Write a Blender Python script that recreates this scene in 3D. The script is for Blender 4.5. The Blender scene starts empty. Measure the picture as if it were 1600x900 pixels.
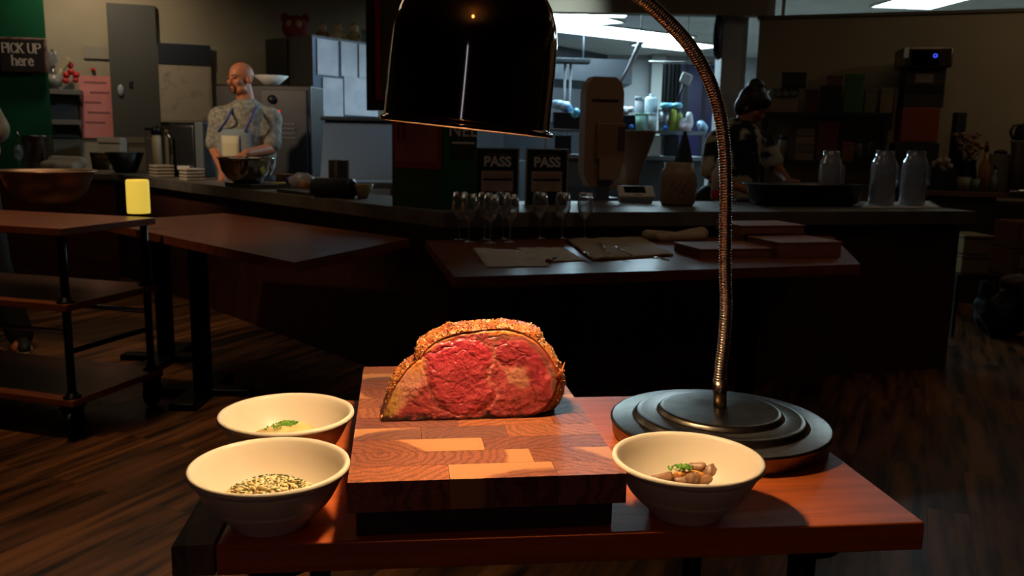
import bpy, bmesh, math, random
import numpy as np
from mathutils import Vector, Matrix, noise as mn
random.seed(7)
C = bpy.context.scene.collection
SC = bpy.context.scene
# ------------------------------------------------------------------ camera, world, lights, exposure
F = 1340.0; H = 1.22; PIT = math.radians(9.65); ROL = 0.019
cam_d = bpy.data.cameras.new('camera'); cam = bpy.data.objects.new('camera', cam_d); C.objects.link(cam)
cam_d.sensor_fit = 'HORIZONTAL'; cam_d.sensor_width = 36; cam_d.lens = 36 * F / 1600; cam_d.clip_start = 0.02
cam.matrix_world = Matrix.Translation((0, 0, H)) @ Matrix.Rotation(math.pi/2 - PIT, 4, 'X') @ Matrix.Rotation(ROL, 4, 'Z')
cam_d.dof.use_dof = True; cam_d.dof.focus_distance = 1.12; cam_d.dof.aperture_fstop = 11
SC.camera = cam
SC.view_settings.view_transform = 'Standard'; SC.view_settings.look = 'None'
SC.view_settings.exposure = 0.0; SC.view_settings.gamma = 1; SC.view_settings.use_curve_mapping = False
SC.cycles.use_denoising = True
SC.cycles.sample_clamp_indirect = 4; SC.cycles.max_bounces = 8
SC.cycles.caustics_reflective = False; SC.cycles.caustics_refractive = False
W = bpy.data.worlds.new('world'); SC.world = W; W.use_nodes = True
W.node_tree.nodes['Background'].inputs[0].default_value = (1.0, 0.75, 0.5, 1)
W.node_tree.nodes['Background'].inputs[1].default_value = 0.0018

def area(name, loc, size, power, col, rot=(0, 0, 0), sy=None, spread=None):
    l = bpy.data.lights.new(name, 'AREA'); l.energy = power; l.color = col; l.size = size
    if sy: l.shape = 'RECTANGLE'; l.size_y = sy
    if spread: l.spread = spread
    o = bpy.data.objects.new(name, l); o.location = loc; o.rotation_euler = rot; C.objects.link(o); return o
def spot(name, loc, target, power, col, ang, blend=0.6, r=0.05):
    l = bpy.data.lights.new(name, 'SPOT'); l.energy = power; l.color = col; l.spot_size = math.radians(ang); l.spot_blend = blend; l.shadow_soft_size = r
    o = bpy.data.objects.new(name, l); o.location = loc
    o.rotation_euler = (Vector(target) - Vector(loc)).to_track_quat('-Z', 'Y').to_euler(); C.objects.link(o); return o
# assumed unseen spots over the dining room and cook's side, then added fill lights
spot('assumed_spot_pass', (-3.75, 7.5, 3.0), (-4.2, 8.9, 1.3), 56, (1, .82, .62), 120, 1, .08)
spot('assumed_spot_cook', (-3.7, 4.5, 2.4), (-2.1, 6.7, 1.45), 170, (1, .74, .50), 50, 1, .08)
spot('assumed_spot_left_floor', (-2.1, 3.0, 3.0), (-2.1, 4.4, 0), 62, (1, .62, .32), 62, .7, .05)
spot('assumed_spot_near_floor', (-1.9, 1.7, 3.0), (-1.25, 2.35, 0), 75, (1, .64, .36), 46, .8, .06)
spot('assumed_spot_bar', (0.6, 2.6, 3.0), (0.5, 4.4, .8), 7, (1, .72, .48), 80, 1, .08)
spot('assumed_spot_right', (5.4, 5.2, 2.95), (4.9, 7.0, 1.9), 30, (1, .74, .46), 90, 1, .08)
spot('assumed_spot_right_floor', (2.6, 1.6, 3.0), (2.2, 3.0, 0), 12, (1, .62, .34), 80, 1, .08)
area('fill_cook', (-2.6, 5.6, 3.08), 1.4, 7, (1, .76, .52))  # added ambient fill that lifts the cook's side
area('fill_bar', (1.2, 4.0, 3.08), 1.6, 2, (1, .76, .54))  # weak fill added over the bar tables, no fixture there
area('fill_right', (3.4, 5.9, 3.08), 1.2, 2, (1, .76, .52))  # added fill for the dim area by the right wall
area('fill_back_ceiling', (0, -2.2, 2.55), 1.5, 4, (1, .72, .42), (math.pi, 0, 0))  # upward light added to brighten the rear ceiling mirrored in the shade
spot('kitchen_spill', (0.9, 7.4, 2.6), (-1.5, 8.0, 1.3), 150, (.62, .82, 1), 75, .6, .25)  # added spot standing in for kitchen light through the opening

# ------------------------------------------------------------------ pixel rays -> points on real surfaces
def ray(px, py):
    a = (px-800)/F; b = -(py-450)/F; c, s = math.cos(ROL), math.sin(ROL)
    x = a*c-b*s; y = a*s+b*c
    return Vector((x, math.cos(PIT)+y*math.sin(PIT), -math.sin(PIT)+y*math.cos(PIT)))
O = Vector((0, 0, H))
def U(px, py, z): r = ray(px, py); return O + r*((z-H)/r.z)
def D(px, py, Y): r = ray(px, py); return O + r*(Y/r.y)
def PL(px, py, p, d):       # vertical plane through p (x,y) with horizontal direction d
    n = Vector((-d[1], d[0], 0)); r = ray(px, py); p = Vector((p[0], p[1], 0))
    return O + r*((p-O).dot(n)/r.dot(n))

# ------------------------------------------------------------------ materials
def lin(c):
    return tuple(((v/255)/12.92 if v/255 <= .04045 else (((v/255)+.055)/1.055)**2.4) for v in c[:3]) + (1,)
MC = {}
def mat(name, col, rough=.5, metal=0, col2=None, scale=8, detail=4, bump=0, bscale=None, stretch=(1, 1, 1), emit=None, es=1, spec=.5,
        trans=0, coat=0, thr=None, alpha=1, sss=0, aniso=0, ior=1.45):
    if name in MC: return MC[name]
    m = bpy.data.materials.new(name); m.use_nodes = True; nt = m.node_tree; b = nt.nodes['Principled BSDF']
    b.inputs['Base Color'].default_value = lin(col); b.inputs['Roughness'].default_value = rough; b.inputs['Metallic'].default_value = metal
    b.inputs['Specular IOR Level'].default_value = spec; b.inputs['IOR'].default_value = ior
    if trans: b.inputs['Transmission Weight'].default_value = trans
    if coat: b.inputs['Coat Weight'].default_value = coat; b.inputs['Coat Roughness'].default_value = .08
    if alpha < 1: b.inputs['Alpha'].default_value = alpha
    if sss: b.inputs['Subsurface Weight'].default_value = sss; b.inputs['Subsurface Scale'].default_value = .01
    if aniso: b.inputs['Anisotropic'].default_value = aniso
    if emit: b.inputs['Emission Color'].default_value = lin(emit); b.inputs['Emission Strength'].default_value = es
    if col2 or bump:
        tc = nt.nodes.new('ShaderNodeTexCoord'); mp = nt.nodes.new('ShaderNodeMapping'); mp.inputs['Scale'].default_value = stretch
        nt.links.new(tc.outputs['Object'], mp.inputs[0])
        n = nt.nodes.new('ShaderNodeTexNoise'); n.inputs['Scale'].default_value = scale; n.inputs['Detail'].default_value = detail
        nt.links.new(mp.outputs[0], n.inputs['Vector'])
        if col2:
            r = nt.nodes.new('ShaderNodeValToRGB'); r.color_ramp.elements[0].color = lin(col); r.color_ramp.elements[1].color = lin(col2)
            t = thr or (.35, .65); r.color_ramp.elements[0].position = t[0]; r.color_ramp.elements[1].position = t[1]
            nt.links.new(n.outputs[0], r.inputs[0]); nt.links.new(r.outputs[0], b.inputs['Base Color'])
        if bump:
            n2 = n
            if bscale:
                n2 = nt.nodes.new('ShaderNodeTexNoise'); n2.inputs['Scale'].default_value = bscale; n2.inputs['Detail'].default_value = 3
                nt.links.new(mp.outputs[0], n2.inputs['Vector'])
            bp = nt.nodes.new('ShaderNodeBump'); bp.inputs['Strength'].default_value = bump; bp.inputs['Distance'].default_value = .01
            nt.links.new(n2.outputs[0], bp.inputs['Height']); nt.links.new(bp.outputs[0], b.inputs['Normal'])
    MC[name] = m; return m
def vmat(name, rough=.4, spec=.5, bump=0, bscale=60, sss=0, coat=0, speck=0):
    if name in MC: return MC[name]
    m = bpy.data.materials.new(name); m.use_nodes = True; nt = m.node_tree; b = nt.nodes['Principled BSDF']
    a = nt.nodes.new('ShaderNodeVertexColor'); a.layer_name = 'Col'
    b.inputs['Roughness'].default_value = rough; b.inputs['Specular IOR Level'].default_value = spec
    if sss: b.inputs['Subsurface Weight'].default_value = sss; b.inputs['Subsurface Scale'].default_value = .006
    if coat: b.inputs['Coat Weight'].default_value = coat; b.inputs['Coat Roughness'].default_value = .15
    src = a.outputs[0]
    tc = nt.nodes.new('ShaderNodeTexCoord'); n = nt.nodes.new('ShaderNodeTexNoise'); n.inputs['Scale'].default_value = bscale; n.inputs['Detail'].default_value = 5
    nt.links.new(tc.outputs['Object'], n.inputs['Vector'])
    if speck:
        mr = nt.nodes.new('ShaderNodeMapRange'); mr.inputs[1].default_value = .3; mr.inputs[2].default_value = .7
        mr.inputs[3].default_value = 1-speck; mr.inputs[4].default_value = 1+speck*.7; nt.links.new(n.outputs[0], mr.inputs[0])
        mx = nt.nodes.new('ShaderNodeVectorMath'); mx.operation = 'SCALE'; nt.links.new(src, mx.inputs[0]); nt.links.new(mr.outputs[0], mx.inputs['Scale']); src = mx.outputs[0]
    nt.links.new(src, b.inputs['Base Color'])
    if bump:
        bp = nt.nodes.new('ShaderNodeBump'); bp.inputs['Strength'].default_value = bump; bp.inputs['Distance'].default_value = .003
        nt.links.new(n.outputs[0], bp.inputs['Height']); nt.links.new(bp.outputs[0], b.inputs['Normal'])
    MC[name] = m; return m
def wood(name, c1, c2, rough=.35, scale=3, stretch=(1, 12, 12), coat=0, bump=.05, c3=None, spec=.5):
    if name in MC: return MC[name]
    m = bpy.data.materials.new(name); m.use_nodes = True; nt = m.node_tree; b = nt.nodes['Principled BSDF']
    tc = nt.nodes.new('ShaderNodeTexCoord'); mp = nt.nodes.new('ShaderNodeMapping'); mp.inputs['Scale'].default_value = stretch
    nt.links.new(tc.outputs['Object'], mp.inputs[0])
    n = nt.nodes.new('ShaderNodeTexNoise'); n.inputs['Scale'].default_value = scale; n.inputs['Detail'].default_value = 8; n.inputs['Roughness'].default_value = .65; n.inputs['Distortion'].default_value = .6
    nt.links.new(mp.outputs[0], n.inputs['Vector'])
    r = nt.nodes.new('ShaderNodeValToRGB'); r.color_ramp.elements[0].color = lin(c1); r.color_ramp.elements[1].color = lin(c2)
    r.color_ramp.elements[0].position = .32; r.color_ramp.elements[1].position = .68
    if c3: e = r.color_ramp.elements.new(.5); e.color = lin(c3)
    nt.links.new(n.outputs[0], r.inputs[0]); nt.links.new(r.outputs[0], b.inputs['Base Color'])
    b.inputs['Roughness'].default_value = rough; b.inputs['Specular IOR Level'].default_value = spec
    if coat: b.inputs['Coat Weight'].default_value = coat; b.inputs['Coat Roughness'].default_value = .15
    bp = nt.nodes.new('ShaderNodeBump'); bp.inputs['Strength'].default_value = bump; bp.inputs['Distance'].default_value = .004
    nt.links.new(n.outputs[0], bp.inputs['Height']); nt.links.new(bp.outputs[0], b.inputs['Normal'])
    MC[name] = m; return m

steel = mat('brushed_steel', (150, 148, 145), .28, 1, (110, 108, 106), 6, 3, stretch=(1, 1, 30))
steel_d = mat('dull_steel', (120, 118, 116), .38, 1)
chrome = mat('polished_steel', (190, 185, 178), .12, 1)
black = mat('black_plastic', (14, 14, 15), .45)
blackm = mat('black_iron', (12, 12, 12), .4, .6)
white = mat('white_plastic', (200, 198, 190), .45)
paper = mat('paper', (205, 200, 188), .8, col2=(185, 180, 168), scale=20)
wall_m = mat('wall_paint', (150, 138, 112), .85, col2=(142, 130, 105), scale=2, bump=.05, bscale=60)
green_m = mat('green_paint', (12, 84, 48), .55, col2=(10, 72, 42), scale=3, bump=.05, bscale=30)
red_m = mat('red_gloss', (170, 30, 28), .4)
def thin_glass(name, tint=.94, blend=.35, rough=.04, body=0):
    m = bpy.data.materials.new(name); m.use_nodes = True; nt = m.node_tree; nt.nodes.remove(nt.nodes['Principled BSDF'])
    out = nt.nodes['Material Output']; t = nt.nodes.new('ShaderNodeBsdfTransparent'); t.inputs[0].default_value = (tint, tint, tint, 1)
    g = nt.nodes.new('ShaderNodeBsdfGlossy'); g.inputs['Roughness'].default_value = rough; g.inputs[0].default_value = (.9, .92, .95, 1)
    lw = nt.nodes.new('ShaderNodeLayerWeight'); lw.inputs[0].default_value = blend; mx = nt.nodes.new('ShaderNodeMixShader')
    nt.links.new(lw.outputs['Facing'], mx.inputs[0]); nt.links.new(t.outputs[0], mx.inputs[1]); nt.links.new(g.outputs[0], mx.inputs[2]); last = mx
    if body:
        d = nt.nodes.new('ShaderNodeBsdfDiffuse'); d.inputs[0].default_value = (.6, .63, .68, 1); m2 = nt.nodes.new('ShaderNodeMixShader'); m2.inputs[0].default_value = body
        nt.links.new(mx.outputs[0], m2.inputs[1]); nt.links.new(d.outputs[0], m2.inputs[2]); last = m2
    nt.links.new(last.outputs[0], out.inputs[0]); return m
glass = thin_glass('clear_glass', .95, .5, .06, .05)
jug_glass_m = thin_glass('jug_glass', .92, .35, .08, .22)
dkwood = wood('dark_bar_wood', (62, 26, 14), (92, 40, 22), .5, 3, (1, 10, 10))
tabw = wood('table_wood', (96, 50, 26), (138, 76, 40), .38, 2.2, (1.2, 14, 14), coat=.15, c3=(118, 62, 33))
topw = wood('cart_top_wood', (172, 80, 36), (212, 110, 52), .42, 3, (1.0, 18, 18), coat=.06, c3=(192, 94, 42), bump=.04)

# ------------------------------------------------------------------ geometry helpers
class G:
    def __init__(s): s.bm = bmesh.new(); s.mi = 0
    def _f(s, vs, sm=False):
        try: f = s.bm.faces.new(vs); f.smooth = sm; f.material_index = s.mi; return f
        except ValueError: return None
    def box(s, x0, x1, y0, y1, z0, z1, bev=0, M=None):
        r = bmesh.ops.create_cube(s.bm, size=1); vs = r['verts']
        for v in vs: v.co = Vector((x0+(v.co.x+.5)*(x1-x0), y0+(v.co.y+.5)*(y1-y0), z0+(v.co.z+.5)*(z1-z0)))
        fs = set(f for v in vs for f in v.link_faces)
        for f in fs: f.material_index = s.mi
        if bev:
            es = list(set(e for v in vs for e in v.link_edges))
            rr = bmesh.ops.bevel(s.bm, geom=es, offset=bev, segments=3, affect='EDGES', profile=.5)
            vs = list(set(v for f in rr['faces'] for v in f.verts) | set(v for v in vs if v.is_valid))
            for f in rr['faces']: f.material_index = s.mi; f.smooth = True
            vs = list(set(vs) | set(w for v in vs for e in v.link_edges for w in e.verts))
        if M:
            for v in vs: v.co = M @ v.co
        return s
    def lathe(s, prof, seg=32, loc=(0, 0, 0), M=None, sx=1, sy=1, smooth=True, wob=None):
        rings = []
        for k, (r, z) in enumerate(prof):
            if r < 1e-6: rings.append([s.bm.verts.new((0, 0, z))])
            else:
                rings.append([s.bm.verts.new((r*math.cos(2*math.pi*i/seg)*sx*(wob(i, k) if wob else 1), r*math.sin(2*math.pi*i/seg)*sy*(wob(i, k) if wob else 1), z)) for i in range(seg)])
        for a, b in zip(rings, rings[1:]):
            for i in range(seg):
                j = (i+1) % seg
                if len(a) == 1 and len(b) == 1: continue
                if len(a) == 1: s._f([a[0], b[i], b[j]], smooth)
                elif len(b) == 1: s._f([a[i], a[j], b[0]], smooth)
                else: s._f([a[i], a[j], b[j], b[i]], smooth)
        L = Vector(loc)
        for r in rings:
            for v in r:
                if M: v.co = M @ v.co
                v.co += L
        return s
    def tube(s, pts, rad, seg=10, cap=True, smooth=True):
        pts = [Vector(p) for p in pts]; n = len(pts)
        if not hasattr(rad, '__len__'): rad = [rad]*n
        t0 = (pts[1]-pts[0]).normalized(); up = Vector((0, 0, 1)) if abs(t0.z) < .9 else Vector((1, 0, 0))
        nx = t0.cross(up).normalized(); rings = []
        for i, p in enumerate(pts):
            t = (pts[min(i+1, n-1)]-pts[max(i-1, 0)]).normalized()
            nx = (nx-t*nx.dot(t)).normalized(); ny = t.cross(nx)
            rings.append([s.bm.verts.new(p+(nx*math.cos(2*math.pi*k/seg)+ny*math.sin(2*math.pi*k/seg))*rad[i]) for k in range(seg)])
        for a, b in zip(rings, rings[1:]):
            for k in range(seg): s._f([a[k], a[(k+1) % seg], b[(k+1) % seg], b[k]], smooth)
        if cap: s._f(rings[0][::-1]); s._f(rings[-1])
        return s
    def ell(s, c, r, sub=3, M=None, nz=0, nsc=5, seed=0):
        q = bmesh.ops.create_icosphere(s.bm, subdivisions=sub, radius=1); c = Vector(c)
        for v in q['verts']:
            k = 1 + (nz*mn.noise(v.co*nsc+Vector((seed, seed*2, 0))) if nz else 0)
            w = Vector((v.co.x*r[0], v.co.y*r[1], v.co.z*r[2]))*k
            v.co = c + (M @ w if M else w)
            for f in v.link_faces: f.smooth = True; f.material_index = s.mi
        return s
    def cap(s, a, b, ra, rb, sub=2):            # tapered capsule
        a, b = Vector(a), Vector(b); t = bmesh.new()
        for c, r in ((a, ra), (b, rb)):
            q = bmesh.ops.create_icosphere(t, subdivisions=sub, radius=r)
            for v in q['verts']: v.co += c
        h = bmesh.ops.convex_hull(t, input=t.verts)
        bmesh.ops.delete(t, geom=list({v for v in h['geom_interior'] + h['geom_unused'] if isinstance(v, bmesh.types.BMVert)}), context='VERTS')
        mp = {v: s.bm.verts.new(v.co) for v in t.verts}
        for f in t.faces: s._f([mp[v] for v in f.verts], True)
        t.free(); return s
    def prism(s, pts, d, sm=False):             # polygon extruded along vector d
        d = Vector(d); a = [s.bm.verts.new(p) for p in pts]; b = [s.bm.verts.new(Vector(p)+d) for p in pts]
        s._f(a[::-1]); s._f(b)
        n = len(a)
        for i in range(n): s._f([a[i], a[(i+1) % n], b[(i+1) % n], b[i]], sm)
        return s
    def xf(s, M):
        for v in s.bm.verts: v.co = M @ v.co
        return s
def obj(name, g, m, parent=None, loc=None, rz=0, label=None, kind=None, nrm=True):
    me = bpy.data.meshes.new(name)
    bm = g.bm if isinstance(g, G) else g
    if nrm: bmesh.ops.recalc_face_normals(bm, faces=bm.faces)
    bm.to_mesh(me); bm.free()
    for mm in (m if isinstance(m, (list, tuple)) else [m]): me.materials.append(mm)
    o = bpy.data.objects.new(name, me); C.objects.link(o)
    if parent: o.parent = parent
    if loc is not None: o.location = loc
    o.rotation_euler = (0, 0, rz)
    if label: o['label'] = label
    if kind: o['kind'] = kind
    return o
def tag(o, label, cat, group=None, kind=None):
    o['label'] = label; o['category'] = cat
    if group: o['group'] = group
    if kind: o['kind'] = kind
    return o
def thing(name, label, cat, loc=(0, 0, 0), rz=0, group=None):
    o = bpy.data.objects.new(name, None); C.objects.link(o); o.location = loc; o.rotation_euler = (0, 0, rz); o.empty_display_size = .05
    return tag(o, label, cat, group)
def struct(name, g, m, loc=None, rz=0):
    o = obj(name, g, m, None, loc, rz); o['kind'] = 'structure'; return o
def dup(root, loc, rz, label, group=None):
    r = root.copy(); C.objects.link(r); r.location = loc; r.rotation_euler = (0, 0, rz); r['label'] = label
    if group: r['group'] = group
    for ch in list(root.children):
        c = ch.copy(); C.objects.link(c); c.parent = r
        for q in ch.children: d = q.copy(); C.objects.link(d); d.parent = c
    return r
def yaw(d): return math.atan2(d[1], d[0])
def text_mesh(name, s, size, m, parent, M, ext=.0008, bold=.0):
    cu = bpy.data.curves.new(name, 'FONT'); cu.body = s; cu.size = size; cu.align_x = 'CENTER'; cu.align_y = 'CENTER'; cu.extrude = ext; cu.offset = bold
    t = bpy.data.objects.new('tmp', cu); C.objects.link(t); bpy.context.view_layer.update()
    me = bpy.data.meshes.new_from_object(t); bpy.data.objects.remove(t)
    me.transform(M); me.materials.append(m); o = bpy.data.objects.new(name, me); C.objects.link(o)
    if parent: o.parent = parent
    return o
UPR = Matrix.Rotation(math.pi/2, 4, 'X')       # xy text -> standing, facing -y

# ================================================================== THE SETTING
def floor_mat():
    m = bpy.data.materials.new('floor_planks'); m.use_nodes = True; nt = m.node_tree; b = nt.nodes['Principled BSDF']
    tc = nt.nodes.new('ShaderNodeTexCoord'); mp = nt.nodes.new('ShaderNodeMapping'); mp.inputs['Rotation'].default_value = (0, 0, math.radians(-65))
    nt.links.new(tc.outputs['Object'], mp.inputs[0])
    br = nt.nodes.new('ShaderNodeTexBrick'); br.inputs['Scale'].default_value = 1; br.inputs['Brick Width'].default_value = 1.2; br.inputs['Row Height'].default_value = .13
    br.inputs['Mortar Size'].default_value = .0015; br.inputs['Color1'].default_value = (0, 0, 0, 1); br.inputs['Color2'].default_value = (1, 1, 1, 1); br.inputs['Mortar'].default_value = (0, 0, 0, 1)
    br.offset = .37; nt.links.new(mp.outputs[0], br.inputs['Vector'])
    mp2 = nt.nodes.new('ShaderNodeMapping'); mp2.inputs['Scale'].default_value = (1.3, 11, 1); nt.links.new(mp.outputs[0], mp2.inputs[0])
    ad = nt.nodes.new('ShaderNodeVectorMath'); ad.operation = 'ADD'; nt.links.new(mp2.outputs[0], ad.inputs[0])
    sc = nt.nodes.new('ShaderNodeVectorMath'); sc.operation = 'SCALE'; sc.inputs['Scale'].default_value = 7; nt.links.new(br.outputs['Color'], sc.inputs[0]); nt.links.new(sc.outputs[0], ad.inputs[1])
    n = nt.nodes.new('ShaderNodeTexNoise'); n.inputs['Scale'].default_value = 1.6; n.inputs['Detail'].default_value = 6; nt.links.new(ad.outputs[0], n.inputs['Vector'])
    r = nt.nodes.new('ShaderNodeValToRGB'); r.color_ramp.elements[0].color = lin((50, 32, 20)); r.color_ramp.elements[1].color = lin((150, 98, 56))
    r.color_ramp.elements[0].position = .36; r.color_ramp.elements[1].position = .62; nt.links.new(n.outputs[0], r.inputs[0])
    mx = nt.nodes.new('ShaderNodeMixRGB'); mx.blend_type = 'MULTIPLY'; mx.inputs[0].default_value = .55; nt.links.new(r.outputs[0], mx.inputs[1]); nt.links.new(br.outputs['Color'], mx.inputs[2])
    nt.links.new(mx.outputs[0], b.inputs['Base Color']); b.inputs['Roughness'].default_value = .42
    return m
struct('floor', G().box(-9, 9, -4.5, 17, -.1, 0), floor_mat())
struct('ceiling', G().box(-9, 9, -4.5, 7.9, 3.1, 3.2), mat('ceiling_paint', (128, 108, 80), .9))
struct('wall_front', G().box(-9, 9, -4.7, -4.5, 0, 3.2), mat('dim_wall', (70, 48, 36), .9))
struct('wall_left', G().box(-9.2, -9, -4.7, 17, 0, 3.2), wall_m)
struct('wall_right', G().box(9, 9.2, -4.7, 17, 0, 3.2), wall_m)
# assumed window behind the camera, a glowing strip added for the lamp shade's streak
for i, (x, w) in enumerate(((-.50, .13),)):
    wo = struct('window_%d' % (i+1), G().box(x-w/2, x+w/2, -4.49, -4.46, .15, 2.5), mat('assumed_window_glow', (20, 24, 30), .1, emit=(170, 190, 235), es=3.0))
    obj('window_frame', G().box(x-w/2-.05, x+w/2+.05, -4.5, -4.44, .09, .15).box(x-w/2-.05, x+w/2+.05, -4.5, -4.44, 2.5, 2.56).box(x-w/2-.05, x-w/2, -4.5, -4.44, .15, 2.5).box(x+w/2, x+w/2+.05, -4.5, -4.44, .15, 2.5), black, wo)

# left back wall (cook's side)
WL_P, WL_D = (-4.0, 8.5), Vector((1, .35)).normalized()
def WLp(px, py): return PL(px, py, WL_P, WL_D)
def wl_frame(px, py, off=0.0):      # location on that wall with its yaw
    p = WLp(px, py); return p + Vector((WL_D[1], -WL_D[0], 0))*off
YWL = yaw(WL_D)
a = Vector((WL_P[0], WL_P[1])) - WL_D*6; L = 9.0
struct('wall_back', G().box(0, L, 0, .12, 0, 3.2), wall_m, (a.x, a.y, 0), YWL)
# right back wall, open above (transom) to the kitchen
WR_P, WR_D = (2.15, 7.9), Vector((1, -.36)).normalized(); YWR = yaw(WR_D)
def WRp(px, py): return PL(px, py, WR_P, WR_D)
zt = WRp(1180, 31).z
struct('wall_pass', G().box(0, 7, 0, .12, 0, zt), wall_m, (2.15, 7.9, 0), YWR)
struct('trim_1', G().box(-.02, 7, -.02, .14, zt, zt+.03, .004), mat('sill_paint', (90, 84, 68), .6), (2.15, 7.9, 0), YWR)
# header over the pass opening and jamb
x0 = D(590, 20, 7.9).x; hz = D(1000, 22, 7.9).z
struct('wall_header', G().box(x0, 2.2, 7.85, 8.0, hz, 3.2), wall_m)
struct('trim_2', G().box(D(1127, 100, 8.0).x, D(1166, 100, 8.0).x, 8.0, 8.25, 0, 3.1, .004), mat('jamb_paint', (175, 180, 185), .6))
struct('trim_3', G().box(0, .10, -.02, .14, zt+.03, 3.1).box(.16, .19, -.02, .14, zt+.03, 3.1), mat('transom_paint', (170, 175, 160), .6), (2.17, 7.89, 0), YWR)
# kitchen shell
KC = 2.65; KB = 14.4
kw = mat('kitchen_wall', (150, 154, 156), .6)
struct('floor_kitchen', G().box(-1.2, 8.8, 8.3, KB, 0, .006), mat('kitchen_floor', (150, 148, 142), .5)); kc_m = mat('kitchen_ceiling_tile', (205, 205, 200), .8, col2=(192, 192, 188), scale=4)  # pale floor sheet added to bounce more light around the kitchen
ks = G(); ks.box(-1.4, 9, 8.0, KB+.2, KC, KC+.1)
struct('ceiling_kitchen', ks, kc_m)
struct('wall_kitchen_back', G().box(-1.4, 9, KB, KB+.15, 0, KC), kw)
A = U(865, 70, KC); B = U(1005, 96, KC); d = (B-A); d.z = 0; d.normalize()
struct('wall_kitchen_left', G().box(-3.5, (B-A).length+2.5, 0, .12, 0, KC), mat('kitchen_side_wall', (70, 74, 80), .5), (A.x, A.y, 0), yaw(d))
# fluorescent troffers
def troffer(c, name, label, w=.62, l=1.25, ang=0, z=KC, es=22):
    t = thing(name, label, 'ceiling light', (c.x, c.y, z), ang, 'fluorescent panels in the kitchen ceiling')
    obj('diffuser', G().box(-w/2, w/2, -l/2, l/2, -.02, -.004), mat('troffer_diffuser', (220, 235, 235), .5, emit=(205, 240, 255), es=es), t)
    g = G()
    for q in ((-w/2-.02, -w/2, -l/2-.02, l/2+.02), (w/2, w/2+.02, -l/2-.02, l/2+.02), (-w/2, w/2, -l/2-.02, -l/2), (-w/2, w/2, l/2, l/2+.02)): g.box(q[0], q[1], q[2], q[3], -.026, 0)
    obj('frame', g, white, t)
    return t
def quad_troffer(pts, label):
    P = [U(x, y, KC-.02) for x, y in pts]; c = sum(P, Vector())/4
    e1 = ((P[1]-P[0])+(P[2]-P[3]))/2; e2 = ((P[3]-P[0])+(P[2]-P[1]))/2
    return troffer(c, 'ceiling_light', label, e1.length, e2.length, yaw(e1))
quad_troffer([(770, 28), (916, 20), (962, 33), (800, 50)], 'lit fluorescent panel partly behind the lamp shade')
quad_troffer([(886, 43), (962, 33), (1043, 61), (982, 69)], 'middle lit fluorescent panel above the hanging white hose')
quad_troffer([(1000, 69), (1062, 62), (1118, 73), (1052, 80)], 'farthest lit fluorescent panel crossed by the lamp neck')
P = [U(x, y, KC-.02) for x, y in [(1385, -12), (1530, -16), (1521, 2), (1425, 9)]]
c = sum(P, Vector())/4
troffer(c, 'ceiling_light', 'lit fluorescent panel seen over the right wall', .62, 1.25, .1, es=10)
troffer(Vector((.9, 9.4, 0)), 'ceiling_light', 'added fluorescent panel lighting the steel kitchen shelf, hidden by the header', .62, 1.25, 0)  # unseen panel added to brighten the things on the kitchen shelf

# ================================================================== FRONT SERVING CART
ZT = .80
FL, FR, BR = U(268, 852, ZT), U(1450, 819, ZT), U(1175, 617, ZT)
ex = (FR-FL).normalized(); yw = yaw(ex)*.5 + (yaw(BR-FR)-math.pi/2)*.5
ex = Vector((math.cos(yw), math.sin(yw), 0)); ey = Vector((-ex.y, ex.x, 0))
TW = (FR-FL).length; TD = (BR-FR).dot(ey); org = (FL+FR)/2 - ex*TW/2; org.z = 0
cart = thing('serving_cart', 'wooden serving cart in front holding the roast, three bowls and heat lamp', 'table', org, yw)
g = G().box(.045, TW, 0, TD, ZT-.034, ZT, .0025)
obj('tabletop', g, topw, cart)
g = G()
endm = wood('breadboard_end_wood', (70, 56, 44), (132, 108, 84), .6, 3, (14, 2, 6), bump=.5)
g.box(0, .044, 0, TD, ZT-.034, ZT, .0025)
obj('end_board', g, endm, cart, label='greyed grooved end board')
for lx in (.10, TW-.115):
    for ly in (.06, TD-.06):
        g = G().tube([(lx, ly, .125), (lx, ly, ZT-.046)], .0165, 14); obj('leg', g, blackm, cart)
        obj('pipe_flange', G().lathe([(0, 0), (.042, 0), (.042, .006), (.022, .008), (.022, .016), (0, .016)][::-1], 20, (lx, ly, ZT-.050)), blackm, cart)
        cs = G().lathe([(0, 0), (.045, 0), (.05, .008), (.05, .022), (.045, .03), (0, .03)], 20, M=Matrix.Translation((lx+.015, ly, .05)) @ Matrix.Rotation(math.pi/2, 4, 'Y'))
        cs.box(lx-.02, lx+.05, ly-.012, ly+.012, .098, .11); cs.box(lx-.012, lx-.006, ly-.012, ly+.012, .05, .1); obj('caster', cs, blackm, cart)
obj('lower_shelf', G().box(.02, TW-.02, .02, TD-.02, .135, .16, .002), tabw, cart)

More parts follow.
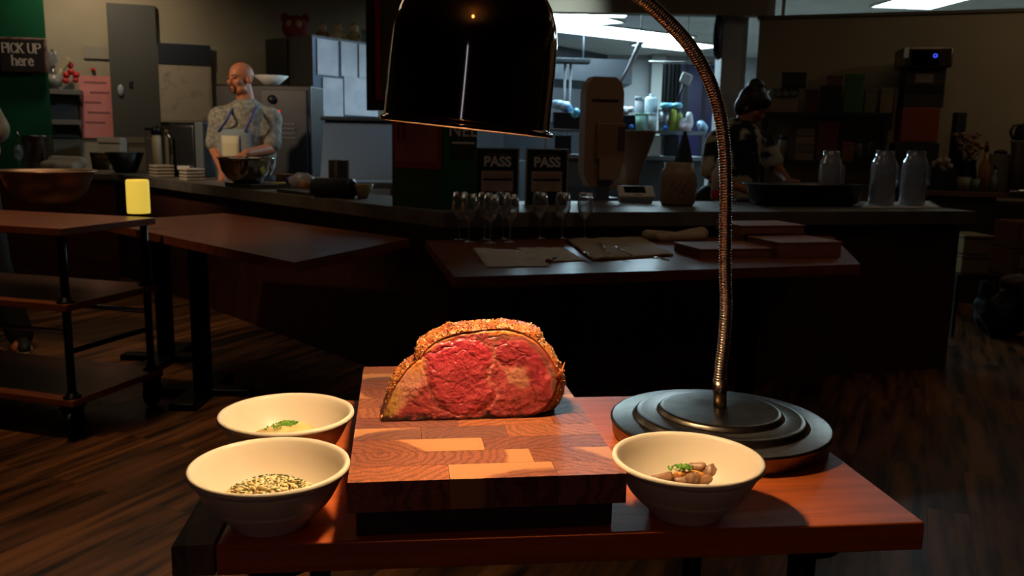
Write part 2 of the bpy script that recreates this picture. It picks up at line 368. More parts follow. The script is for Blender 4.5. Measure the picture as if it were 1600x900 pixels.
# ================================================================== CUTTING BOARD
ZB = .865
bl, brr = U(543, 754, ZB), U(980, 740, ZB)
bw = (brr-bl).length; by = math.radians(7.8); bd = .470
bex = Vector((math.cos(by), math.sin(by), 0)); bey = Vector((-bex.y, bex.x, 0)); bo = (bl+brr)/2 - bex*bw/2; bo.z = ZT
def board_mat():
    m = bpy.data.materials.new('end_grain_walnut'); m.use_nodes = True; nt = m.node_tree; b = nt.nodes['Principled BSDF']
    at = nt.nodes.new('ShaderNodeAttribute'); at.attribute_name = 'blk'
    a2 = nt.nodes.new('ShaderNodeAttribute'); a2.attribute_name = 'Col'
    tc = nt.nodes.new('ShaderNodeTexCoord')
    ad = nt.nodes.new('ShaderNodeVectorMath'); ad.operation = 'ADD'; nt.links.new(tc.outputs['Object'], ad.inputs[0]); nt.links.new(at.outputs['Vector'], ad.inputs[1])
    # growth rings
    w = nt.nodes.new('ShaderNodeTexWave'); w.wave_type = 'RINGS'; w.rings_direction = 'Z'; w.inputs['Scale'].default_value = 30; w.inputs['Distortion'].default_value = 9
    w.inputs['Detail'].default_value = 4; w.inputs['Detail Scale'].default_value = 1.2; nt.links.new(ad.outputs[0], w.inputs['Vector'])
    n = nt.nodes.new('ShaderNodeTexNoise'); n.inputs['Scale'].default_value = 420; n.inputs['Detail'].default_value = 4; nt.links.new(ad.outputs[0], n.inputs['Vector'])
    n3 = nt.nodes.new('ShaderNodeTexNoise'); n3.inputs['Scale'].default_value = 16; n3.inputs['Detail'].default_value = 3; nt.links.new(ad.outputs[0], n3.inputs['Vector'])
    r = nt.nodes.new('ShaderNodeValToRGB'); r.color_ramp.elements[0].color = (.30, .24, .25, 1); r.color_ramp.elements[1].color = (1.15, 1.05, .98, 1)
    r.color_ramp.elements[0].position = 0.0; r.color_ramp.elements[1].position = .62
    nt.links.new(w.outputs[0], r.inputs[0])
    mx = nt.nodes.new('ShaderNodeMixRGB'); mx.blend_type = 'MULTIPLY'; mx.inputs[0].default_value = .62; nt.links.new(a2.outputs['Color'], mx.inputs[1]); nt.links.new(r.outputs[0], mx.inputs[2])
    r2 = nt.nodes.new('ShaderNodeValToRGB'); r2.color_ramp.elements[0].color = (.5, .46, .45, 1); r2.color_ramp.elements[1].color = (1.15, 1.1, 1.05, 1); r2.color_ramp.elements[0].position = .36; r2.color_ramp.elements[1].position = .6
    nt.links.new(n.outputs[0], r2.inputs[0])
    m2 = nt.nodes.new('ShaderNodeMixRGB'); m2.blend_type = 'MULTIPLY'; m2.inputs[0].default_value = .7; nt.links.new(mx.outputs[0], m2.inputs[1]); nt.links.new(r2.outputs[0], m2.inputs[2])
    fl = nt.nodes.new('ShaderNodeVectorMath'); fl.operation = 'MULTIPLY'; fl.inputs[1].default_value = (1, 1, 0); nt.links.new(ad.outputs[0], fl.inputs[0])
    ln = nt.nodes.new('ShaderNodeVectorMath'); ln.operation = 'LENGTH'; nt.links.new(fl.outputs[0], ln.inputs[0])
    sx = nt.nodes.new('ShaderNodeSeparateXYZ'); nt.links.new(at.outputs['Vector'], sx.inputs[0])
    sb = nt.nodes.new('ShaderNodeMath'); sb.operation = 'SUBTRACT'; nt.links.new(ln.outputs['Value'], sb.inputs[0]); nt.links.new(sx.outputs['Z'], sb.inputs[1])
    wv_ = nt.nodes.new('ShaderNodeMath'); wv_.operation = 'MULTIPLY_ADD'; nt.links.new(n3.outputs[0], wv_.inputs[0]); wv_.inputs[1].default_value = .03; nt.links.new(sb.outputs[0], wv_.inputs[2])
    r3 = nt.nodes.new('ShaderNodeMapRange'); r3.inputs[1].default_value = .010; r3.inputs[2].default_value = .016; nt.links.new(wv_.outputs[0], r3.inputs[0])
    m3 = nt.nodes.new('ShaderNodeMixRGB'); nt.links.new(r3.outputs[0], m3.inputs[0]); nt.links.new(m2.outputs[0], m3.inputs[1]); m3.inputs[2].default_value = lin((192, 134, 86))
    m4 = nt.nodes.new('ShaderNodeMixRGB'); m4.inputs[0].default_value = .85; nt.links.new(m2.outputs[0], m4.inputs[1]); nt.links.new(m3.outputs[0], m4.inputs[2])
    nt.links.new(m4.outputs[0], b.inputs['Base Color']); b.inputs['Roughness'].default_value = .42
    bp = nt.nodes.new('ShaderNodeBump'); bp.inputs['Strength'].default_value = .25; bp.inputs['Distance'].default_value = .0008; nt.links.new(n.outputs[0], bp.inputs['Height']); nt.links.new(bp.outputs[0], b.inputs['Normal'])
    return m
board = thing('cutting_board', 'thick end-grain walnut chopping board under the roast', 'cutting board', bo, by)
bm = bmesh.new(); colL = bm.loops.layers.float_color.new('Col'); blkL = bm.loops.layers.float_color.new('blk')
rnd = random.Random(5)
cols = [(150, 92, 66), (136, 80, 58), (126, 76, 62), (160, 100, 68), (142, 84, 60), (118, 78, 66), (164, 98, 62)]
nrow = 11; rh = bd/nrow; z1 = ZB-ZT; z0 = z1-.034
for r in range(nrow):
    xs = [0]; x = [.105, .20, .16, .09, .12][r % 5] + rnd.uniform(-.01, .01)
    while x < bw-.04: xs.append(x); x += rnd.uniform(.095, .125)
    xs.append(bw)
    for q in range(len(xs)-1):
        col = list(lin(rnd.choice(cols))); off = (rnd.uniform(-.13, .03)-xs[q], rnd.choice((-1, 1))*rnd.uniform(.03, .10)-r*rh, rnd.choice((rnd.uniform(.10, .15), rnd.uniform(.13, .22))), 1)
        e = .00025
        xa, xb, ya, yb = xs[q]+(e if q else 0), xs[q+1]-(e if q < len(xs)-2 else 0), r*rh+(e if r else 0), (r+1)*rh-(e if r < nrow-1 else 0)
        vs = [bm.verts.new(v) for v in ((xa, ya, z1), (xb, ya, z1), (xb, yb, z1), (xa, yb, z1), (xa, ya, z0), (xb, ya, z0), (xb, yb, z0), (xa, yb, z0))]
        for ids in ((0, 1, 2, 3), (4, 7, 6, 5), (0, 4, 5, 1), (1, 5, 6, 2), (2, 6, 7, 3), (3, 7, 4, 0)):
            f = bm.faces.new([vs[i] for i in ids])
            for l in f.loops: l[colL] = col; l[blkL] = off
obj('block_slab', bm, board_mat(), board)
obj('base', G().box(.008, bw-.012, .010, bd-.01, 0, z0-.0005, .002), wood('walnut_side', (40, 22, 14), (60, 32, 20), .5, 6, (1, 3, 20)), board, label='dark recessed base')

# ================================================================== THE ROAST
CX = 4.2861
def c4(p): return (560+p[0]/CX, 480+p[1]/CX)
ra_, rb_ = U(*c4((165, 770)), ZB), U(*c4((1200, 742)), ZB)
rdir = Vector((rb_.x-ra_.x, rb_.y-ra_.y)).normalized(); rorg = Vector((ra_.x, ra_.y, ZB))
def face_sh(p):
    w = PL(*c4(p), (rorg.x, rorg.y), rdir); return ((w.x-rorg.x)*rdir[0]+(w.y-rorg.y)*rdir[1], w.z-ZB)
faceo = [(150, 772), (168, 720), (196, 650), (218, 590), (250, 530), (288, 475), (328, 425), (368, 388), (408, 362), (430, 350), (440, 318), (480, 280), (540, 240), (620, 208), (700, 190), (800, 180), (880, 172), (960, 166), (1040, 176), (1120, 198), (1190, 232),
         (1240, 278), (1285, 330), (1320, 390), (1345, 450), (1352, 510), (1338, 570), (1310, 620), (1275, 668), (1230, 705), (1150, 728), (1060, 742), (950, 744), (900, 735), (870, 748), (780, 758), (680, 756), (560, 764), (450, 762), (380, 770), (300, 764), (230, 776)]
FO = np.array(faceo, float); CEN = np.array((740., 480.))
def ray_out(th):
    d = np.array((math.cos(th), math.sin(th))); best = 0
    n = len(FO)
    for i in range(n):
        a_, b_ = FO[i]-CEN, FO[(i+1) % n]-CEN; e = b_-a_; den = d[0]*e[1]-d[1]*e[0]
        if abs(den) < 1e-9: continue
        t = (a_[0]*e[1]-a_[1]*e[0])/den; u = (a_[0]*d[1]-a_[1]*d[0])/den
        if t > 0 and -1e-6 <= u <= 1+1e-6: best = max(best, t)
    return best
NA, NR = 380, 110
TH = [2*math.pi*i/NA for i in range(NA)]; RO = [ray_out(t) for t in TH]
def sdist(P, pts, closed=True):
    pts = np.array(pts, float); n = len(pts); dd = np.full(len(P), 1e9); ins = np.zeros(len(P), bool)
    for i in range(n if closed else n-1):
        a_, b_ = pts[i], pts[(i+1) % n]; ab = b_-a_; t = np.clip(((P-a_)@ab)/(ab@ab), 0, 1)[:, None]
        dd = np.minimum(dd, np.linalg.norm(P-(a_+t*ab), axis=1))
        if closed:
            c_ = ((a_[1] > P[:, 1]) != (b_[1] > P[:, 1])); xx = (b_[0]-a_[0])*(P[:, 1]-a_[1])/((b_[1]-a_[1]) or 1e-9)+a_[0]; ins ^= (c_ & (P[:, 0] < xx))
    return np.where(ins, -dd, dd) if closed else dd
def sstep(x, a_, b_): t = np.clip((x-a_)/(b_-a_), 0, 1); return t*t*(3-2*t)
def fbm(P, sc, seed, oct=4):
    o = np.zeros(len(P))
    for i in range(len(P)): o[i] = mn.fractal(Vector((P[i, 0]*sc, P[i, 1]*sc, seed)), 1.0, 2.0, oct)
    return o
PX = [CEN.copy()]
for k in range(1, NR+1):
    f = (k/NR)
    for i in range(NA): PX.append(CEN+np.array((math.cos(TH[i]), math.sin(TH[i])))*RO[i]*f)
PX = np.array(PX); NPT = len(PX)
n1 = fbm(PX, .008, 1.3); n2 = fbm(PX, .03, 4.1); n3 = fbm(PX, .08, 9.7, 2)
Q = PX + np.stack([fbm(PX, .012, 20, 3)*22, fbm(PX, .012, 31, 3)*22], 1)
rgb = lambda c: np.array(lin(c)[:3])
col = np.tile(rgb((176, 66, 66)), (NPT, 1))
def mixc(w, c):
    global col
    w = np.clip(w, 0, 1)[:, None]; col = col*(1-w)+(rgb(c) if isinstance(c, tuple) else c)*w
mixc(sstep(n1, -.3, .5)*.55, (196, 88, 80)); mixc(sstep(n2, .1, .6)*.4, (205, 104, 92)); mixc(sstep(-n2, .15, .6)*.4, (146, 40, 50))
eye = [(445, 360), (500, 300), (600, 248), (700, 226), (790, 232), (860, 262), (905, 318), (912, 372), (885, 430), (870, 480), (930, 540), (930, 600), (880, 660), (820, 706), (720, 728), (600, 716), (530, 640), (480, 560), (450, 480), (436, 410)]
cap = [(918, 262), (1000, 232), (1080, 226), (1150, 262), (1230, 335), (1275, 420), (1300, 500), (1290, 600), (1215, 640), (1190, 560), (1160, 500), (1130, 420), (1040, 405), (960, 410), (925, 370)]
sde, sdc = sdist(Q, eye), sdist(Q, cap)
mixc(sstep(-sde, 0, 30)*.6, (186, 58, 66)); mixc(sstep(-sde, -5, 12)*sstep(-(PX[:, 1]-420), -80, 120)*.5, (190, 40, 58)); mixc(sstep(-sdc, 0, 20)*.8, (170, 52, 60))
# fat and pale seams
leftfat = [(150, 790), (170, 640), (230, 500), (300, 410), (380, 340), (440, 345), (444, 420), (440, 500), (400, 540), (380, 600), (330, 660), (260, 700)]
s = sdist(PX, leftfat); lf_ = sstep(-s+n1*18, -30, 26); mixc(lf_*.95, (216, 146, 112)); mixc(lf_*sstep(-(PX[:, 1]-450), -50, 60), (240, 152, 72)); mixc(lf_*sstep(PX[:, 1]-490, 0, 120)*sstep(-(PX[:, 0]-270), -70, 50), (186, 140, 66)); mixc(sstep(-sdist(Q, [(310, 620), (440, 560), (520, 640), (560, 740), (330, 740)]), -20, 25)*.75, (176, 72, 62))
topfat = [(430, 350), (440, 300), (540, 225), (700, 180), (800, 178), (860, 195), (800, 200), (720, 205), (620, 232), (520, 280), (460, 330)]
s = sdist(Q, topfat); mixc(sstep(-s, -10, 8), (232, 152, 84))
topr = [(820, 170), (960, 150), (1110, 175), (1220, 240), (1260, 290), (1200, 262), (1100, 205), (1000, 200), (880, 196)]
s = sdist(Q, topr); mixc(sstep(-s, -10, 10), (226, 138, 62))
gray = [(860, 205), (1000, 196), (1100, 212), (1200, 270), (1275, 360), (1330, 450), (1335, 560), (1300, 600), (1310, 480), (1260, 380), (1200, 300), (1120, 245), (1060, 222), (920, 245)]
s = sdist(Q, gray); mixc(sstep(-s, -10, 10)*.85, (158, 96, 74)); mixc(sstep(-s, -4, 10)*sstep(PX[:, 1]-330, 0, 60), (128, 84, 58))
ker = [(990, 430), (1060, 408), (1130, 428), (1158, 500), (1140, 552), (1080, 545), (1010, 515)]
s = sdist(Q, ker); mixc(sstep(-s, -12, 14)*(.6+.4*sstep(n3, -.2, .3)), (206, 138, 104))
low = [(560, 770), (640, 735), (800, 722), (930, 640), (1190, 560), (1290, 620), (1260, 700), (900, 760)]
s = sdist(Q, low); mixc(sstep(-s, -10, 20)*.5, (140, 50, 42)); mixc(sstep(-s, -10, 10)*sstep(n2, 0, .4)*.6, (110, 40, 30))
def seam(pts, w, c, a_=1): mixc((1-sstep(sdist(Q, pts, False), w*.4, w))*a_, c)
seam([(790, 226), (860, 250), (905, 300), (915, 370), (890, 430), (872, 480)], 16, (214, 128, 104), .8)
seam([(900, 200), (918, 260), (922, 370), (950, 410), (1000, 430)], 16, (196, 108, 88), .8)
seam([(872, 480), (930, 560), (935, 620), (880, 680)], 14, (204, 112, 92), .6)
seam([(440, 400), (452, 500), (500, 600), (560, 680)], 20, (216, 124, 100), .6)
seam([(330, 600), (380, 560), (440, 590), (430, 620), (390, 610)], 9, (160, 70, 60), .8)
crk = [[(470, 330), (560, 300), (640, 270)], [(760, 240), (840, 262), (895, 320)], [(920, 285), (1000, 268), (1070, 300), (1120, 330)], [(905, 320), (915, 350)], [(890, 215), (940, 205), (1000, 200), (1020, 208)], [(925, 375), (1010, 375), (1100, 345), (1160, 340)],
       [(1160, 540), (1180, 590), (1195, 640), (1250, 640), (1290, 620)], [(1200, 400), (1215, 470), (1200, 540)], [(470, 560), (500, 640), (560, 690)], [(640, 330), (700, 300), (760, 330), (790, 360)], [(520, 620), (600, 640), (700, 640)], [(860, 700), (880, 740)], [(330, 640), (370, 630), (400, 680)], [(450, 360), (470, 400), (520, 430)]]
crd = np.full(NPT, 1e9)
for k in crk: crd = np.minimum(crd, sdist(Q, k, False))
mixc((1-sstep(crd+n3*3, 0, 5))*.6, (100, 28, 32))
# charred lower edge and browned rim
edge = np.zeros(NPT); 
for j in range(NPT):
    k = 0 if j == 0 else (j-1)//NA+1; i = 0 if j == 0 else (j-1) % NA; edge[j] = RO[i]*(1-k/NR)
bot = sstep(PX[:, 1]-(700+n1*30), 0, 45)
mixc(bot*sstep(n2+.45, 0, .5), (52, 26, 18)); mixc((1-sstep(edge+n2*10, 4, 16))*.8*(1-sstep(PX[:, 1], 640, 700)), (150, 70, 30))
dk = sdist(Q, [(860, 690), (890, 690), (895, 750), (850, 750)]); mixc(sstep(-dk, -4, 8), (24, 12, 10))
me_v = []; dep = np.zeros(NPT)
muscle = sstep(-np.minimum(sde, sdc), -10, 60)
dep = -.0022*muscle - .0018*n1 - .0007*n2 - .0003*n3 + .0010*(1-sstep(crd, 0, 6)) + .0007*(1-sstep(np.abs(sde), 0, 16))
dep += .002*(1-sstep(edge, 0, 25))
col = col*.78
rb = bmesh.new(); cl = rb.verts.layers.float_color.new('Col'); V = []
for j in range(NPT):
    s_, h_ = face_sh(PX[j]); v = rb.verts.new((s_, dep[j] + .16*max(h_, 0), max(h_, .0006))); v[cl] = (*col[j], 1); V.append(v)
def fq(a_, b_=None, c_=None, d_=None):
    vs = [x for x in (a_, b_, c_, d_) if x is not None]
    f = rb.faces.new(vs); f.smooth = True; return f
for i in range(NA): fq(V[0], V[1+i], V[1+(i+1) % NA])
for k in range(1, NR):
    for i in range(NA):
        a_, b_ = 1+(k-1)*NA, 1+k*NA; j = (i+1) % NA; fq(V[a_+i], V[b_+i], V[b_+j], V[a_+j])
roast = thing('prime_rib_roast', 'carved prime rib roast with pink cut face and seasoned crust on the board', 'roast beef', rorg, yaw(rdir))
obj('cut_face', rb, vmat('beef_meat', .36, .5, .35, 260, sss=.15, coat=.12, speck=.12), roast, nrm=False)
# crust body: rings going back from the cut edge to the full outline, then closing
edge_sh = [face_sh(CEN+np.array((math.cos(t), math.sin(t)))*RO[i]) for i, t in enumerate(TH)]
cs_, ch_ = face_sh(CEN)
SO = [(128, 778), (140, 720), (160, 660), (172, 600), (190, 530), (218, 460), (256, 405), (300, 362), (345, 343), (376, 345), (372, 312), (384, 270), (408, 222), (450, 182), (492, 153), (540, 138), (592, 108), (640, 107), (700, 97), (760, 95), (820, 88), (900, 84), (970, 80), (1040, 86), (1100, 98), (1160, 113), (1196, 118), (1214, 150),
      (1240, 200), (1278, 252), (1312, 310), (1348, 368), (1368, 420), (1374, 480), (1350, 560), (1336, 605), (1300, 655), (1272, 690), (1225, 716), (1150, 735), (1060, 745), (900, 752), (760, 766), (600, 766), (450, 770), (300, 776), (220, 786)]
FO = np.array(SO, float); RS = [ray_out(t) for t in TH]
def sil(px_, back):      # outline point on a plane parallel to the cut face, further back
    q_ = (rorg.x-rdir[1]*back, rorg.y+rdir[0]*back); w = PL(*c4(px_), q_, rdir); return ((w.x-q_[0])*rdir[0]+(w.y-q_[1])*rdir[1], w.z-ZB)
sil_sh = []
for i, t in enumerate(TH):
    s_, h_ = sil(CEN+np.array((math.cos(t), math.sin(t)))*RS[i], .055); e_ = edge_sh[i]
    if math.sin(t) > .35 and h_ < e_[1]-.004: s_ = e_[0]+(s_-e_[0])*.5
    sil_sh.append((s_, max(h_, .0)))
prof = [(.000, 0, 1), (.0015, .10, 1), (.006, .34, 1), (.014, .62, 1), (.025, .84, 1), (.036, .96, 1), (.048, 1, 1), (.058, 1, .99), (.070, 1, .965), (.082, 1, .925), (.094, 1, .86), (.104, 1, .77), (.112, 1, .66), (.119, 1, .52), (.124, 1, .36), (.127, 1, .2), (.128, 1, 0)]
pp = []
for q0_, q1_ in zip(prof, prof[1:]):
    for q in range(3): pp.append(tuple(a_+(b_-a_)*q/3 for a_, b_ in zip(q0_, q1_)))
pp.append(prof[-1])
cb = bmesh.new(); cl2 = cb.verts.layers.float_color.new('Col'); rings = []; crust_pts = []
for (yy, mx_, sc) in pp:
    R_ = []
    for i, (s_, h_) in enumerate(edge_sh):
        s1_, h1_ = s_+(sil_sh[i][0]-s_)*mx_, h_+(sil_sh[i][1]-h_)*mx_; S_ = cs_+(s1_-cs_)*sc; Z_ = ch_*.8+(h1_-ch_*.8)*sc
        nv = Vector((S_*60, yy*60, Z_*60)); a1 = mn.fractal(nv, 1, 2, 4); a2 = mn.noise(Vector((S_*420, yy*420, Z_*420))); a3 = mn.noise(Vector((S_*25+3, yy*25, Z_*25)))
        dsp = (.0026*a1+.0013*a2-.0005)*min(1, (yy+.001)/.010)
        dv = Vector((s_-cs_, 0, h_-ch_)).normalized()
        v = cb.verts.new((S_+dv.x*dsp, yy + .16*max(Z_, 0)*(1-mx_), max(Z_+dv.z*dsp, .0004)))
        t = .5+.9*a1*.6+.7*a2*.5
        c_ = np.array(lin((150, 62, 24))[:3])*(1-t)+np.array(lin((226, 130, 60))[:3])*t if 0 < t < 1 else np.array(lin((120, 46, 20) if t <= 0 else (240, 176, 104))[:3])
        if a2 < -.32: c_ = np.array(lin((56, 26, 14))[:3])
        a4 = mn.fractal(Vector((S_*45, yy*45+7, Z_*45)), 1, 2, 3); k4 = max(0, min(.75, a4*1.6)); c_ = c_*(1-k4)+np.array(lin((150, 44, 18))[:3])*k4
        if a3 > .2: c_ = c_*.6+np.array(lin((236, 150, 70))[:3])*.4
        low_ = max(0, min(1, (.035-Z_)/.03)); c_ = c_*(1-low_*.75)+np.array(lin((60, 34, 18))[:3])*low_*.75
        v[cl2] = (*np.clip(c_, 0, 1), 1); R_.append(v)
        if Z_ > .01 and .004 < yy < .095: crust_pts.append((S_+dv.x*(dsp+.0004), yy+.16*Z_*(1-mx_), Z_+dv.z*(dsp+.0004)))
    rings.append(R_)
for a_, b_ in zip(rings, rings[1:]):
    for i in range(NA):
        j = (i+1) % NA
        try: f = cb.faces.new((a_[i], a_[j], b_[j], b_[i])); f.smooth = True
        except ValueError: pass
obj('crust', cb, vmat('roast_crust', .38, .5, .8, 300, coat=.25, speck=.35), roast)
rr = random.Random(3); seas = bmesh.new(); sl = seas.verts.layers.float_color.new('Col')
for p in rr.sample(crust_pts, 1500):
    r_ = rr.uniform(.0004, .0013); q = bmesh.ops.create_icosphere(seas, subdivisions=1, radius=r_)
    cc = rr.choice([(236, 196, 140), (214, 130, 70), (90, 44, 22), (176, 84, 36), (244, 214, 170), (60, 34, 20)])
    for v in q['verts']: v.co = Vector(p)+Vector((v.co.x*rr.uniform(.8, 1.4), v.co.y, v.co.z*rr.uniform(.6, 1.1))); v[sl] = lin(cc)
# burnt wisps at the ends of the crust
for base, tip in (((1352, 480), (1385, 375)), ((1360, 470), (1372, 420)), ((165, 740), (150, 775))):
    b_, t_ = face_sh(base), face_sh(tip); n0 = len(seas.verts)
    gg = G(); gg.bm.free(); gg.bm = seas; gg.tube([(b_[0]-.003, .008, b_[1]), ((b_[0]+t_[0])/2+.001, .006, (b_[1]+t_[1])/2), (t_[0], .004, t_[1])], [.003, .0022, .0005], 6)
    seas.verts.ensure_lookup_table()
    for v in seas.verts[n0:]: v[sl] = lin((190, 104, 60))
obj('seasoning', seas, vmat('seasoning_grains', .3, .6, 0, coat=.3), roast, kind='stuff')

# ================================================================== BOWLS
BR_ = .0868
def bowl_profile():
    return [(0, .004), (.030, .004), (.034, 0), (.040, 0), (.0425, .003), (.0455, .0085), (.056, .0175), (.0655, .028), (.0672, .0305), (.0672, .0318), (.0690, .0335), (.0755, .046), (.0795, .054), (.0802, .0565), (.0800, .0578),
            (.0828, .0600), (.0862, .0622), (.0868, .0650), (.0860, .0676), (.0840, .0686), (.0815, .0676), (.0795, .0645), (.0760, .056), (.0690, .042), (.0590, .029), (.0460, .0185), (.0300, .0125), (.0150, .0108), (0, .0105)]
cer = mat('cream_ceramic', (232, 218, 190), .32, spec=.25)
def bowl(cx, cy, label):
    t = thing('bowl', label, 'bowl', (cx, cy, ZT), 0, 'cream serving bowls beside the board')
    obj('bowl_body', G().lathe(bowl_profile(), 96), cer, t)
    return t
def ctr(l, r, y0, y1, z=ZT+.0665):
    a_, b_ = U(l, (y0+y1)/2, z), U(r, (y0+y1)/2, z); c_, d_ = U((l+r)/2, y0, z), U((l+r)/2, y1, z); return ((a_.x+b_.x)/2, (c_.y+d_.y)/2)
B1 = ctr(290, 545, 683, 778); B2 = ctr(337, 551, 608, 690); B3 = ctr(958, 1195, 673, 765)
bowl(*B1, 'cream ceramic bowl of chopped herbed salad, front left of the board')
bowl(*B2, 'cream ceramic bowl of white sauce, behind the other left bowl')
bowl(*B3, 'cream ceramic bowl of mushrooms in front of the lamp base')
rr = random.Random(11)
def chives(parent, cx, cy, z, rx, ry, n, dome=.004):
    g = G()
    for k in range(n):
        a_ = rr.uniform(0, 6.28); d_ = abs(rr.gauss(0, .5)); x, y = cx+rx*d_*math.cos(a_), cy+ry*d_*math.sin(a_)
        M = Matrix.Translation((x, y, z(x, y)+rr.uniform(.0004, .0022))) @ Matrix.Rotation(rr.uniform(0, 3), 4, 'Z') @ Matrix.Rotation(rr.uniform(0, 1.6), 4, 'X')
        r_ = rr.uniform(.0009, .0014); hh = rr.uniform(.0006, .0014)
        g.lathe([(r_, -hh), (r_, hh), (r_*.6, hh), (r_*.6, -hh), (r_, -hh)], 7, M=M)
    return obj('chopped_chives', g, mat('chive_green', (124, 176, 58), .45, col2=(84, 134, 44), scale=200), parent, kind='stuff')
# horseradish cream in the rear bowl
c_ = U(447, 667, ZT+.043)
sauce = thing('cream_sauce', 'pale creamy sauce topped with green chives in the rear left bowl', 'sauce', (B2[0], B2[1], ZT+.0265), 0)
g = G(); q = bmesh.ops.create_grid(g.bm, x_segments=50, y_segments=50, size=.060)
def sz(x, y): r2 = (x*x+y*y)/.056**2; return .012*(1-r2) + .0035*mn.noise(Vector((x*70, y*70, 2)))*(1-min(1, r2)) + .004*math.exp(-((x-.02)**2+(y)**2)/.0006)
for v in list(g.bm.verts):
    if v.co.x**2+v.co.y**2 > .058**2: g.bm.verts.remove(v)
for v in g.bm.verts: v.co.z = .004+sz(v.co.x, v.co.y)*1.3
for f in g.bm.faces: f.smooth = True
obj('sauce_surface', g, mat('horseradish', (232, 208, 138), .35, col2=(222, 196, 122), scale=60, sss=.1), sauce)
lc = c_ - Vector((B2[0], B2[1], 0))
chives(sauce, lc.x, lc.y, lambda x, y: .004+sz(x, y)*1.3, .020, .017, 230)
# chopped salad in the front left bowl
salad = thing('chopped_salad', 'heap of chopped pale salad with dark herb flecks in the front left bowl', 'salad', (B1[0], B1[1], ZT+.0185), 0)
def hz_(x, y): r2 = ((x+.002)**2+(y)**2)/.056**2; return max(0, .022*(1-r2))
g = G()
for k in range(800):
    a_ = rr.uniform(0, 6.28); d_ = .055*math.sqrt(rr.random()); x, y = d_*math.cos(a_), d_*math.sin(a_)
    M = Matrix.Rotation(rr.uniform(0, 3), 3, 'Z') @ Matrix.Rotation(rr.uniform(0, 3), 3, 'X')
    g.ell((x, y, .003+hz_(x, y)*rr.uniform(.8, 1.12)+d_*d_*1.2), (rr.uniform(.0030, .0058), rr.uniform(.0022, .0036), rr.uniform(.0016, .0028)), 1, M, .3, 3, k)
obj('chopped_pieces', g, mat('salad_pieces', (240, 208, 134), .35, col2=(248, 228, 178), scale=120, sss=.1), salad, kind='stuff')
g = G()
for k in range(170):
    a_ = rr.uniform(0, 6.28); d_ = .046*math.sqrt(rr.random()); x, y = d_*math.cos(a_), d_*math.sin(a_)
    M = Matrix.Rotation(rr.uniform(0, 3), 3, 'Z') @ Matrix.Rotation(rr.uniform(-.6, .6), 3, 'X')
    g.ell((x, y, .0062+hz_(x, y)*1.12+d_*d_*1.2), (rr.uniform(.0012, .0028), .0008, .0005), 1, M)
obj('herb_flecks', g, mat('herb_dark', (64, 92, 34), .5, col2=(38, 60, 24), scale=150), salad, kind='stuff')
# mushrooms and onion in the right bowl
mush = mat('mushroom', (128, 92, 66), .4, col2=(168, 128, 94), scale=90)
onion = mat('onion_amber', (206, 132, 62), .25, col2=(224, 158, 84), scale=50, sss=.2)
B3v = Vector((B3[0], B3[1], 0)); i = 0
mlab = ['mushroom stem piece at the left end of the right bowl', 'small mushroom piece on top of the heap beside the chives', 'round brown mushroom cap standing upright right of the onions', 'short mushroom chunk lying at the right end of the heap', 'brown mushroom lump behind the upright cap',
        'pale mushroom chunk at the front middle of the heap', 'mushroom chunk low at the front right of the heap', 'mushroom slice low at the front left under the chives']
for (px, py, z, r_, l_), lb in zip([(1032, 748, .020, .005, .013), (1088, 730, .028, .0045, .010), (1112, 739, .024, .0085, .006), (1131, 749, .018, .006, .013), (1101, 735, .024, .006, .008), (1084, 748, .022, .006, .009), (1098, 752, .018, .005, .010), (1064, 752, .018, .0045, .009)], mlab):
    p = U(px, py, ZT+z+.004); r_ *= 1.25; l_ *= 1.15; g = G(); g.lathe([(0, -l_), (r_*.7, -l_), (r_, -l_*.6), (r_*.92, 0), (r_*1.02, l_*.7), (r_*.8, l_), (0, l_)], 16, wob=lambda i_, k_: 1+.09*math.sin(i_*1.3+k_))
    M = Matrix.Rotation(i*1.1, 4, 'Z') @ Matrix.Rotation(1.35 if i != 2 else 1.1, 4, 'X' if i % 2 else 'Y'); g.xf(M)
    tag(obj('mushroom_piece', g, mush, None, p), lb, 'mushroom', 'mushroom pieces in the right bowl'); i += 1
olab = ['translucent onion strip at the left of the right bowl', 'long amber onion strip arching over the front of the mushrooms', 'amber onion strip under the chives in the right bowl', 'onion strip lying low at the left of the mushrooms']
for pts, lb in zip([[(1021, 733, .026), (1030, 737, .024), (1042, 744, .020)], [(1066, 744, .022), (1082, 740, .028), (1096, 744, .026), (1108, 755, .018)], [(1050, 745, .022), (1062, 742, .026), (1076, 741, .027)], [(1022, 742, .020), (1034, 749, .017), (1046, 752, .016)]], olab):
    W3 = [U(x, y, ZT+z) for x, y, z in pts]; fine = []
    for a_, b_ in zip(W3, W3[1:]):
        for q in range(5): fine.append(a_.lerp(b_, q/5))
    fine.append(W3[-1]); c0 = W3[0].copy(); g = G().tube([p-c0 for p in fine], [.0022+.0030*math.sin(math.pi*q/(len(fine)-1)) for q in range(len(fine))], 8)
    tag(obj('onion_strip', g, onion, None, c0), lb, 'onion', 'onion strips in the right bowl')
mb = G()
for k in range(40):
    a_ = rr.uniform(0, 6.28); d_ = .033*math.sqrt(rr.random()); mb.ell((d_*math.cos(a_), d_*math.sin(a_), .006+rr.uniform(0, .005)), (.006, .004, .0035), 1, Matrix.Rotation(rr.uniform(0, 3), 3, 'Z'), .3, 3, k)
mbed = thing('sauteed_mushrooms', 'bed of sauteed mushrooms and onions with green chives in the right bowl', 'mushrooms', (B3[0], B3[1], ZT+.0125), 0)
obj('mushroom_bed', mb, mush, mbed, kind='stuff')
p = U(1068, 741, ZT+.026) - Vector((B3[0], B3[1], ZT+.0105))
